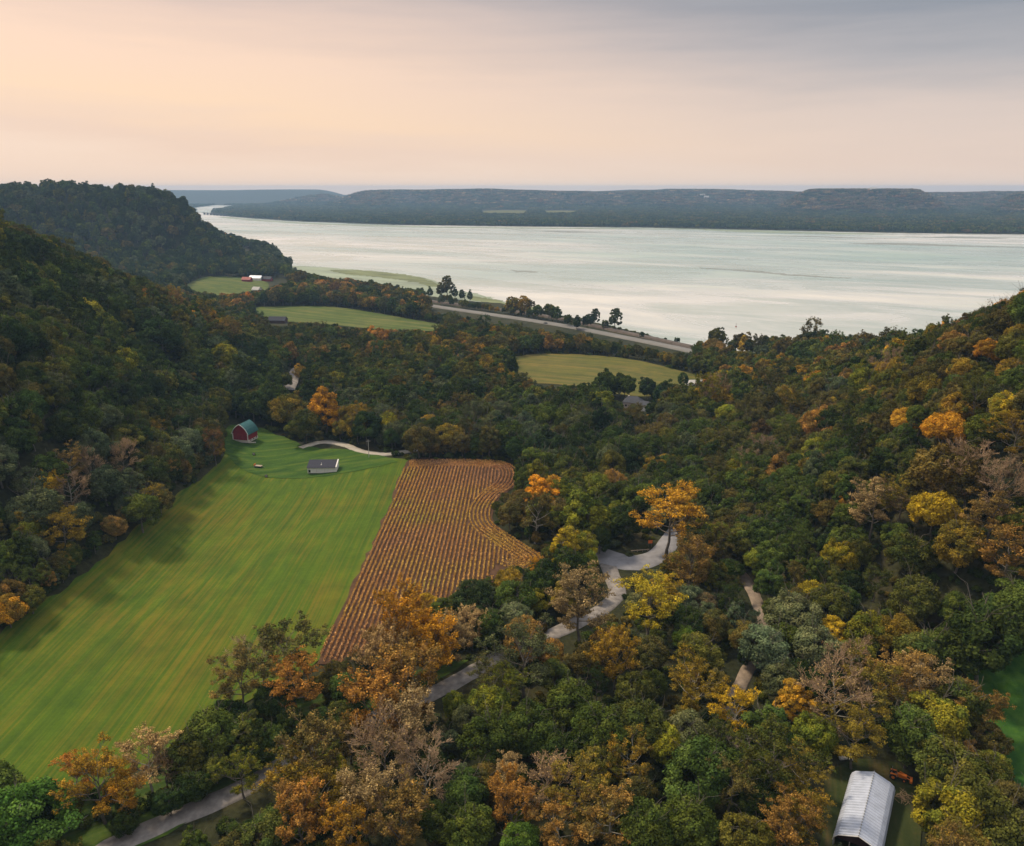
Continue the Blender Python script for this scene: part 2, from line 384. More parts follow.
def ribbon(name, pts, width, m, off, label, cat, skirt=.5, z0=None, step=3.0, wid2=None):
    P = np.array(catmull(pts, step)); n = len(P)
    T = np.gradient(P, axis=0); T /= np.linalg.norm(T, axis=1)[:, None] + 1e-9; Nn = np.column_stack([-T[:, 1], T[:, 0]])
    z = height(P[:, 0], P[:, 1]) + off if z0 is None else np.full(n, z0)
    if z0 is None:
        k = np.ones(5) / 5; z = np.convolve(np.pad(z, 2, 'edge'), k, 'valid')
    w = np.full(n, width) if wid2 is None else np.interp(np.linspace(0, 1, n), np.linspace(0, 1, len(wid2)), wid2)
    rs = np.random.RandomState(n); j = rs.normal(0, .12, (2, n))
    rows = []
    for s, dz in ((-1.18, -skirt), (-1, 0), (1, 0), (1.18, -skirt)):
        o = Nn * (w / 2)[:, None] * s + Nn * (j[0 if s < 0 else 1])[:, None]
        rows.append(np.column_stack([P + o, z + dz]))
    v = np.stack(rows, 1).reshape(-1, 3)
    f = []
    for i in range(n - 1):
        for q in range(3): a = i * 4 + q; f += [a, a + 1, a + 5, a + 4]
    me = mesh_np(name, v, f, [4] * (len(f) // 4), [m])
    o = link(bpy.data.objects.new(name, me)); setp(o, label, cat, kind='structure'); return P, o
ROAD = GP([(60,880),(110,848),(175,818),(240,790),(290,762),(340,735),(390,712),(440,690),(500,657),(555,633),(600,610),(617,592),(612,575),(608,562)])
ROAD2 = GP([(560,540),(590,549),(610,558),(635,562),(658,556),(667,547),(674,536),(680,528)])
LANE = GP([(715,556),(735,572),(748,588),(758,606),(765,625),(760,650),(748,668),(738,688),(728,712),(740,745),(790,770)])
DRIVE = GP([(300,446),(322,441),(345,445),(362,452),(385,455),(410,452),(450,446)])
HWY = GP([(395,299),(430,306.5),(480,314),(530,321),(580,329),(640,341),(690,352),(740,364),(800,385)], -8)
RAILW = GP([(400,296.5),(440,302.5),(500,309.5),(560,318),(640,335),(700,349),(760,362)], -8)
roadP, _ = ribbon('farm_road', ROAD, 5.0, M['asphalt'], .42, 'pale grey farm road climbing past the crop field', 'road')
ribbon('side_road', ROAD2, 6.0, M['pale_asphalt'], .46, 'grey side road curving under the orange tree', 'road', wid2=[6, 7, 11, 10, 7.5, 6.5, 5])
ribbon('dirt_lane', LANE, 3.4, M['lane'], .36, 'brown dirt lane through the wood', 'lane')
ribbon('barn_drive', DRIVE, 3.8, M['gravel'], .5, 'pale gravel drive beyond the low white shed', 'lane')
ribbon('highway', HWY, 11, M['highway'], 1.3, 'wide pale highway along the lake shore', 'road', skirt=2.0, step=8)
ribbon('rail_bed', RAILW, 7, M['ballast'], 2.0, 'dark brown railway embankment beside the lake', 'railway', skirt=3.5, step=8)
ribbon('valley_road', GP([(302,366),(297,374),(294,385),(289,398)], -1), 7, M['asphalt'], 1.4, 'glimpse of blue grey road among the valley trees', 'road')
ribbon('bluff_road', [G(233,232,40), G(240,238,28), G(246,245,14), G(251,253,2)], 15, M['highway'], 4, 'pale road cut round the tip of the bluff', 'road', skirt=6)

# painted centre line on the highway
hp = np.array(catmull(HWY, 8))

# ------------------------------------------------------------------ lake
def mat_water():
    m, nt, N, L, b = mat('lake_water')
    g = geo(N)
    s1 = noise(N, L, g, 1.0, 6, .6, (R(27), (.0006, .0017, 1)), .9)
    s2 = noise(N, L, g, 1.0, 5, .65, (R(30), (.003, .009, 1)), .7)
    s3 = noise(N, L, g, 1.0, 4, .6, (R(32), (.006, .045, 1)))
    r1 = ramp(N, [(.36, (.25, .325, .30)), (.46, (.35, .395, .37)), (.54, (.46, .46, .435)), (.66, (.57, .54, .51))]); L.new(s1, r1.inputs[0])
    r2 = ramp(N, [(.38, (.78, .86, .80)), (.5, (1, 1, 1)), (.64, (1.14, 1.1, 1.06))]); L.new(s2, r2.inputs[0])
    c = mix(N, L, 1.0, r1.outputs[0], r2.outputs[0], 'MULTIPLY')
    # weed mats
    wv = ramp(N, [(.60, (0, 0, 0)), (.68, (1, 1, 1))]); L.new(s3, wv.inputs[0])
    s4 = noise(N, L, g, 1.0, 3, .6, (R(24), (.0010, .003, 1)))
    w4 = ramp(N, [(.52, (0, 0, 0)), (.62, (1, 1, 1))]); L.new(s4, w4.inputs[0])
    mm = N.new('ShaderNodeMath'); mm.operation = 'MULTIPLY'; L.new(wv.outputs[0], mm.inputs[0]); L.new(w4.outputs[0], mm.inputs[1])
    c = mix(N, L, mm.outputs[0], c, (.16, .20, .12))
    L.new(c, b.inputs['Base Color'])
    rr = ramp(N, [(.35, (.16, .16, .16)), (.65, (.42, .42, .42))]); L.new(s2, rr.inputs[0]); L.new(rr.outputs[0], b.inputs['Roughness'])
    b.inputs['IOR'].default_value = 1.45; b.inputs['Specular IOR Level'].default_value = .6
    w = noise(N, L, g, .5, 4, .6, (R(10), (.5, 1.6, 1)))
    bump(N, L, b, w, .08, .4)
    return m
M['water'] = mat_water()
b = MB(); pts = []
rr = [(-9000, 560), (9000, 560), (9000, 14500), (-9000, 14500)]
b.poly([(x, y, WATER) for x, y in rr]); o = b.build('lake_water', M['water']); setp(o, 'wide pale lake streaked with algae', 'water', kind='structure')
MUD = simple('wet_mud', (.20, .235, .15), .5, .35, .02, .4, stretch=(R(30), (.5, 2.5, 1)))
MUDG = simple('marsh_grass', (.15, .165, .085), .9, .35, .03, .1, stretch=(R(30), (.5, 2, 1)))
patch('mud_flat', GP([(286,268),(300,266),(340,268.5),(380,272),(420,277),(443,284),(440,288),(468,292),(500,300),(505,306),(470,304),(430,299),(380,293),(330,282),(300,274)], WATER), MUD, zfix=WATER + .06, step=25, jit=2.5, label='pale wet mud flat along the shore', cat='mud')
patch('marsh_strip', GP([(330,270),(370,271),(410,275.5),(438,283),(432,287),(415,282),(380,277.5),(345,274)], WATER), MUDG, zfix=WATER + .12, step=25, jit=3, label='green marsh strip along the outer mud flat', cat='marsh')
patch('weed_bed', GP([(464,296),(480,297),(500,301),(520,305),(547,311),(540,312),(515,309),(490,305)], WATER), MUDG, zfix=WATER + .13, step=20, jit=3, label='narrow weed bed off the railway bank', cat='marsh')
patch('mud_bar', GP([(700,229.6),(740,230),(790,231.5),(850,233),(900,234.2),(850,234.4),(790,233.2),(730,231.6)], WATER), MUD, zfix=WATER + .1, step=60, jit=6, label='long low mud bar before the far shore', cat='mud')
patch('shore_bar', GP([(225,217),(300,222.4),(420,226.4),(560,227.8),(700,229),(700,229.6),(560,228.8),(420,227.4),(300,223.6),(228,218.4)], WATER), MUD, zfix=WATER + .1, step=80, jit=6, label='pale mud edge of the far shore', cat='mud')

WEED = simple('wet_weed', (.20, .205, .175), .45, .25, .02, .4, stretch=(R(30), (.5, 3, 1)))
for (pts_, lab) in (([(752,235.9),(800,235.8),(860,237.6),(905,238.4),(860,238.3),(800,236.6)], 'long dark weed streak before the far shore'), ([(900,236.6),(960,237.0),(1005,238.0),(995,238.6),(940,238.0)], 'dark weed streak at the foot of the dark far spur'),
   ([(850,243.5),(900,243),(960,245.2),(1024,247),(1024,247.5),(950,246.2),(890,244.6)], 'thin weed streak crossing the far lake'), ([(700,268),(750,270.5),(800,275),(850,278),(848,278.4),(795,275.8),(745,271.4)], 'broken thin weed line out in the open lake'),
   ([(513,270.3),(530,271),(536,272.2),(520,272)], 'small weed bar in the middle of the lake'), ([(540,231),(575,231.2),(600,232.3),(570,232.6)], 'small weed bar below the pale far clearings')):
    patch('weed_streak', GP(pts_, WATER), WEED, zfix=WATER + .12, step=40, jit=4, label=lab, cat='weed')
FLAT = GP([(486,210.8),(505,210.2),(528,210.8),(524,213),(500,213.4),(484,212.6)], -6); patch('pale_clearing', FLAT, M['hay'], 3, step=60, jit=5, label='pale grass clearing in the far flood plain forest', cat='clearing')
FLAT2 = GP([(545,210.9),(560,210.5),(577,211.2),(572,213),(548,212.8)], -6); patch('pale_clearing', FLAT2, M['hay'], 3, step=60, jit=5, label='smaller pale clearing further along the far flood plain', cat='clearing')
KEEP = [[(x, y) for x, y in q] for q in (
 [(225,417),(262,417),(268,447),(224,447)], [(300,452),(345,452),(348,474),(300,474)], [(362,434),(376,434),(376,462),(362,462)],
 [(326,440),(345,441),(388,453),(388,460),(345,454),(326,448)],
 [(612,391),(652,391),(656,411),(640,414),(612,408)], [(686,371),(708,371),(708,382),(686,382)],
 [(597,549),(640,556),(668,544),(668,556),(640,572),(615,584),(600,570)], [(645,538),(657,538),(657,553),(645,553)],
 [(822,768),(850,752),(905,758),(912,790),(900,846),(840,870),(815,846)], [(884,762),(912,762),(912,784),(884,784)],
 [(737,573),(752,590),(764,610),(752,612),(738,592)], [(740,662),(752,662),(744,692),(730,692)],
 [(432,680),(470,664),(500,648),(508,656),(475,678),(440,698),(405,712),(400,706)], [(560,630),(600,606),(614,598),(618,606),(600,618),(566,642)], [(430,303),(480,309),(530,316),(560,320),(620,332),(690,346),(690,356),(640,346),(560,332),(520,327),(480,320),(430,311)],
 [(517,356),(560,352),(640,362),(700,372),(694,384),(660,382),(650,372),(630,369),(598,372),(592,384),(560,387),(530,384),(518,372)],
 [(246,312),(262,308),(330,306),(385,313),(442,323),(436,331),(395,330),(340,326),(290,322)],
 [(192,284),(205,277),(250,275),(284,272),(288,282),(262,290),(230,294),(196,292)], [(268,316),(289,316),(289,326),(268,326)],
 [(288,372),(299,366),(301,384),(292,394),(286,390)],
 [(0,652),(60,606),(120,560),(180,506),(224,464),(236,440),(290,452),(405,462),(517,468),(514,486),(497,498),(489,512),(494,528),(520,545),(540,558),(500,570),(440,600),(390,625),(340,655),(318,655),(290,640),(240,650),(205,690),(100,745),(60,775),(0,782)],
 [(975,688),(1000,685),(1030,676),(1030,765),(1010,755),(998,720)],
 [(236,232),(244,234),(250,250),(246,252)], [(290,258),(340,262),(400,268),(446,276),(478,288),(508,302),(505,306),(470,301),(440,291),(400,286),(370,281),(340,279),(310,273),(292,268)], [(560,318),(600,328),(640,336),(700,350),(690,354),(640,342),(600,333),(560,324)], [(104,850),(170,818),(232,790),(268,774),(268,788),(236,802),(180,835),(150,852)])]
def hits_keep_v(x, y, z, hh, ww):
    out = np.zeros(len(x), bool); near = np.hypot(x, y) <= 1700
    for f in (.45, .8, .98):
        px, py, ff = proj(x, y, z + hh * f); r = ww * .34 * FPX / ff * (1 if f < .9 else .6)
        for dx, dy in ((0, 0), (-1, 0), (1, 0), (0, -.3)):
            X_ = px + r * dx; Y_ = py + r * dy
            for q in KEEP: out |= in_poly(X_, Y_, q)
    return out & near
def hits_keep(x, y, z, hh, ww):
    A1 = lambda v: np.array([v], float)
    return bool(hits_keep_v(A1(x), A1(y), A1(z), A1(hh), A1(ww))[0])
# ------------------------------------------------------------------ tree shapes
def make_skel(rs, H, W, kind):
    """list of (p0,p1,r0,r1,level) and tips"""
    segs = []; tips = []
    hb = {'A': .26, 'B': .18, 'C': .38, 'D': .25, 'E': .12}[kind] * H
    lean = rs.normal(0, .03, 2) * H
    top = np.array([lean[0], lean[1], H * .93]); base = np.zeros(3)
    pts = [base]; n = 6
    for k in range(1, n + 1):
        t = k / n; pts.append(np.array([lean[0] * t + rs.normal(0, .012 * H), lean[1] * t + rs.normal(0, .012 * H), H * .93 * t]))
    r0 = .022 * H if kind != 'D' else .018 * H
    for k in range(n): segs.append((pts[k], pts[k + 1], r0 * (1 - .85 * k / n), r0 * (1 - .85 * (k + 1) / n), 0))
    def at(z):
        t = min(max(z / (H * .93), 0), .999) * n; k = int(t); return pts[k] + (pts[k + 1] - pts[k]) * (t - k)
    env = lambda t: (math.sin(PI * min(1, max(0, t)) ** .75) ** .6) if kind in 'AB' else (.35 + .75 * math.sin(PI * (t * .85 + .08)))
    nb = {'A': 9, 'B': 11, 'C': 11, 'D': 13, 'E': 14}[kind]
    depth = {'A': 2, 'B': 2, 'C': 3, 'D': 4, 'E': 3}[kind]
    def grow(p, d, L, r, lev):
        q = p + d * L * .55 + rs.normal(0, .04, 3) * L; e = q + (d + np.array([0, 0, .18])) * L * .45 + rs.normal(0, .06, 3) * L
        segs.append((p, q, r, r * .75, lev)); segs.append((q, e, r * .75, r * .5, lev))
        if lev >= depth: tips.append(e); return
        tips.append(e) if lev == depth - 1 else None
        for f, kk in ((.5, q), (.78, q + (e - q) * .5), (1.0, e)):
            for _ in range(1 if lev == 1 and kind in 'AB' else (2 if rs.rand() < .7 else 1)):
                a = rs.normal(0, 1, 3); a -= a.dot(d) * d; a /= np.linalg.norm(a) + 1e-6
                nd = d * .75 + a * rs.uniform(.45, .8) + np.array([0, 0, .55 if kind == 'E' else .2]); nd /= np.linalg.norm(nd)
                grow(kk, nd, L * rs.uniform(.42, .62), r * .5, lev + 1)
    for k in range(nb):
        t = (k + rs.uniform(.2, .8)) / nb; z = hb + (H * .9 - hb) * t
        az = k * 2.4 + rs.uniform(-.4, .4); el = R(15 + 50 * t + rs.uniform(-8, 8)) if kind != 'E' else R(45 + 25 * t)
        d = np.array([math.cos(az) * math.cos(el), math.sin(az) * math.cos(el), math.sin(el)])
        L = W * .5 * env(t) * rs.uniform(.75, 1.05) / max(.5, math.cos(el)) * .7
        grow(at(z), d, L, r0 * .45 * (1 - .5 * t), 1)
    return segs, tips
def tubes(segs, sides):
    V = []; Fc = []
    for p0, p1, a, bb, lev in segs:
        n = sides if lev < 2 else 3
        d = p1 - p0; d = d / (np.linalg.norm(d) + 1e-9); u = np.cross(d, [.31, .77, .55]); u /= np.linalg.norm(u) + 1e-9; w = np.cross(d, u); i = len(V)
        for c, r in ((p0, a), (p1, bb)):
            for k in range(n): t = 2 * PI * k / n; V.append(c + (u * math.cos(t) + w * math.sin(t)) * max(r, .035))
        for k in range(n): Fc += [i + k, i + (k + 1) % n, i + n + (k + 1) % n, i + n + k]
    return np.array(V), np.array(Fc)
def leaf_quads(rs, P, Nn, size, lob, ratio=1.5):
    n = len(P); Nn = Nn + rs.normal(0, .38, (n, 3)); Nn /= np.linalg.norm(Nn, axis=1)[:, None] + 1e-9
    a = rs.normal(0, 1, (n, 3)); U = np.cross(Nn, a); U /= np.linalg.norm(U, axis=1)[:, None] + 1e-9; Wv = np.cross(Nn, U)
    s = size * rs.uniform(.6, 1.35, n)[:, None]
    q = [P - U * s * .5 * rs.uniform(.7, 1.2, (n, 1)), P - Wv * s * .5 * ratio * rs.uniform(.5, 1, (n, 1)) + Nn * s * .12, P + U * s * .5 * rs.uniform(.7, 1.2, (n, 1)), P + Wv * s * .5 * ratio * rs.uniform(.5, 1, (n, 1)) - Nn * s * .15]
    V = np.stack(q, 1).reshape(-1, 3); Fc = np.arange(4 * n)
    at = np.column_stack([rs.rand(n), lob, rs.rand(n)]); return V, Fc, at
def fib(n, rs):
    k = np.arange(n) + .5; ph = np.arccos(1 - 2 * k / n); th = PI * (1 + 5 ** .5) * k + rs.uniform(0, 6)
    return np.column_stack([np.cos(th) * np.sin(ph), np.sin(th) * np.sin(ph), np.cos(ph)])
def rdir(rs, n):
    d = rs.normal(0, 1, (n, 3)); return d / np.linalg.norm(d, axis=1)[:, None]
def make_tree(kind, seed, lod=0):
    """unit trees: A round, B tall oval, C airy, D bare twiggy, E feathery upright, F low bush"""
    rs = np.random.RandomState(seed)
    H, Wd = {'A': (15, 13), 'B': (16, 9.5), 'C': (16, 11), 'D': (14, 10), 'E': (15, 9), 'F': (2.6, 4)}[kind]
    H *= rs.uniform(.95, 1.05); Wd *= rs.uniform(.92, 1.08)
    segs, tips = ([], []) if kind == 'F' else make_skel(rs, H, Wd, kind)
    P = []; Nn = []; Lb = []; Zb = []
    if kind in 'ABF':
        nl = {'A': 64, 'B': 52, 'F': 9}[kind]; big = fib(7, rs) + rs.normal(0, .25, (7, 3)); big /= np.linalg.norm(big, axis=1)[:, None]
        cz = {'A': .60, 'B': .56, 'F': .45}[kind] * H; rz = {'A': .38, 'B': .42, 'F': .45}[kind] * H
        D = fib(nl, rs); per = {0: 290, 1: 135, 2: 42}[lod]; per = per if kind != 'F' else {0: 70, 1: 36, 2: 20}[lod]
        skew = 1 + .22 * np.sin(2 * np.arctan2(D[:, 1], D[:, 0]) + rs.uniform(0, 6)) + rs.normal(0, .07, nl)
        for k in range(nl):
            if rs.rand() < .10 or D[k, 2] < -.72: continue
            rl = Wd * rs.uniform(.085, .145) * (1 if kind != 'F' else 1.8)
            tap = 1 - (.28 * max(0, D[k, 2]) if kind == 'B' else 0)
            rad = (.74 + .34 * float(np.max(np.exp(5.5 * (big @ D[k] - 1))))) * rs.uniform(.93, 1.06) * skew[k]; zb = rad
            c = np.array([D[k, 0] * (Wd / 2 - rl * .8) * rad * tap, D[k, 1] * (Wd / 2 - rl * .8) * rad * tap, cz + D[k, 2] * (rz - rl * .55) * (zb * .75 + .25)])
            n = int(per * (rl / (Wd * .12)) ** 2)
            d = rdir(rs, n * 2); outw = (c - np.array([0, 0, cz * .85])); outw /= np.linalg.norm(outw)
            keep = (d @ outw + .25 * d[:, 2]) > -.25; d = d[keep][:n]
            rr = rl * rs.uniform(.72, 1.12, len(d))[:, None] * (1 + .18 * np.sin(d[:, :1] * 7 + k) * np.sin(d[:, 1:2] * 6 + 2 * k))
            p = c + d * rr * np.array([1.05, 1.05, .9])
            P.append(p); Nn.append(d * .9 + np.array([0, 0, .25])); Lb.append(np.full(len(p), rs.rand()) * .7 + rs.rand(len(p)) * .3); Zb.append(np.full(len(p), rs.rand()))
        size = {0: .40, 1: .60, 2: 1.0}[lod] * (1 if kind != 'F' else .62)
    else:
        T = np.array(tips); keepf = {'C': .9, 'D': .25, 'E': .95}[kind]
        T = T[rs.rand(len(T)) < keepf]
        tgt = {'C': 11000, 'D': 1600, 'E': 11000}[kind] / {0: 1, 1: 2.6, 2: 7}[lod]; per = max(3, int(tgt / max(1, len(T))))
        cl = (np.sin(T[:, 0] * .9 + seed) * np.sin(T[:, 1] * .8 + 1) * np.sin(T[:, 2] * .9)) * .5 + .5
        for t, cv in zip(T, cl):
            d = rdir(rs, per); s = rs.uniform(.55, 1.0) * np.array([.72, .72, 1.25] if kind == 'E' else [1.0, 1.0, .75])
            P.append(t + d * s * rs.uniform(.3, 1.15, (per, 1))); Nn.append(d + np.array([0, 0, .3])); Lb.append(np.full(per, cv * .6 + rs.rand() * .4)); Zb.append(np.full(per, rs.rand()))
        size = {0: .28, 1: .5, 2: .9}[lod]
        if kind == 'D': size *= .8
    P = np.concatenate(P); Nn = np.concatenate(Nn); Lb = np.concatenate(Lb)
    V, Fc, at = leaf_quads(rs, P, Nn, size, Lb); at[:, 2] = np.concatenate(Zb)
    wood = [s for s in segs if s[4] <= 1]; tw = [s for s in segs if s[4] >= 2]
    if lod and kind in 'AB': tw = []
    if lod == 2: wood = [s for s in wood if s[4] == 0]; tw = tw[::4]
    return dict(leaf=(V, Fc, at), wood=wood, twig=tw, H=H, W=Wd)
def tree_meshes(name, td, barkm, twigm):
    V, Fc, at = td['leaf']; mi = np.zeros(len(Fc) // 4, int)
    if td['twig']:
        v2, f2 = tubes(td['twig'], 3); Fc = np.concatenate([Fc, f2 + len(V)]); V = np.vstack([V, v2]); k = len(f2) // 4
        at = np.vstack([at, np.full((k, 3), .5)]); mi = np.concatenate([mi, np.ones(k, int)])
    crown = mesh_np(name + '_crown', V, Fc, np.full(len(Fc) // 4, 4), [M['leaf'], twigm], mi, at)
    v3, f3 = tubes(td['wood'], 6); trunk = mesh_np(name + '_trunk', v3, f3, np.full(len(f3) // 4, 4), [barkm])
    return crown, trunk
def tree_single(name, td, barkm, twigm):
    V, Fc, at = td['leaf']; mi = np.zeros(len(Fc) // 4, int)
    for key, m_ in (('twig', 1), ('wood', 2)):
        if td[key]:
            v2, f2 = tubes(td[key], 4); Fc = np.concatenate([Fc, f2 + len(V)]); V = np.vstack([V, v2]); k = len(f2) // 4
            at = np.vstack([at, np.full((k, 3), .5)]); mi = np.concatenate([mi, np.full(k, m_)])
    return mesh_np(name, V, Fc, np.full(len(Fc) // 4, 4), [M['leaf'], twigm, barkm], mi, at)

PROTO = {}      # kind -> list of (crown, trunk, H, W)
for kind, seeds in (('A', (1, 2, 3, 4, 5)), ('B', (11, 12, 13, 14)), ('C', (21, 22, 23, 24)), ('D', (31, 32, 33)), ('E', (41, 42, 43))):
    PROTO[kind] = []
    for s in seeds:
        td = make_tree(kind, s, 0)
        bm_ = M['white_bark'] if (kind == 'C' and s % 2) or (kind == 'D' and s == 31) else M['bark']
        cr, tk = tree_meshes('tree_' + kind + str(s), td, bm_, M['twig'] if kind in 'DE' else M['bark'])
        PROTO[kind].append((cr, tk, td['H'], td['W']))

# palettes: two leaf colours each (linear albedo)
PAL = {
 'dark green': ((.030, .050, .013), (.066, .086, .018)),
 'deep blue green': ((.026, .045, .018), (.050, .072, .023)),
 'green': ((.056, .083, .017), (.108, .132, .024)),
 'bright green': ((.068, .125, .018), (.125, .185, .028)),
 'grey green': ((.068, .088, .040), (.125, .138, .062)),
 'sage': ((.110, .130, .056), (.195, .200, .090)),
 'olive': ((.080, .086, .018), (.150, .135, .025)),
 'olive brown': ((.098, .080, .024), (.165, .122, .031)),
 'yellow green': ((.17, .18, .018), (.30, .26, .024)),
 'ochre': ((.21, .145, .020), (.36, .22, .025)),
 'golden yellow': ((.44, .285, .020), (.66, .40, .024)),
 'golden orange': ((.44, .225, .022), (.64, .31, .026)),
 'rusty orange': ((.32, .155, .032), (.49, .22, .040)),
 'orange brown': ((.24, .140, .036), (.38, .205, .048)),
 'tan': ((.28, .19, .080), (.42, .285, .12)),
 'reddish brown': ((.145, .082, .036), (.24, .130, .048)),
 'grey brown': ((.15, .115, .068), (.24, .175, .098)),
}
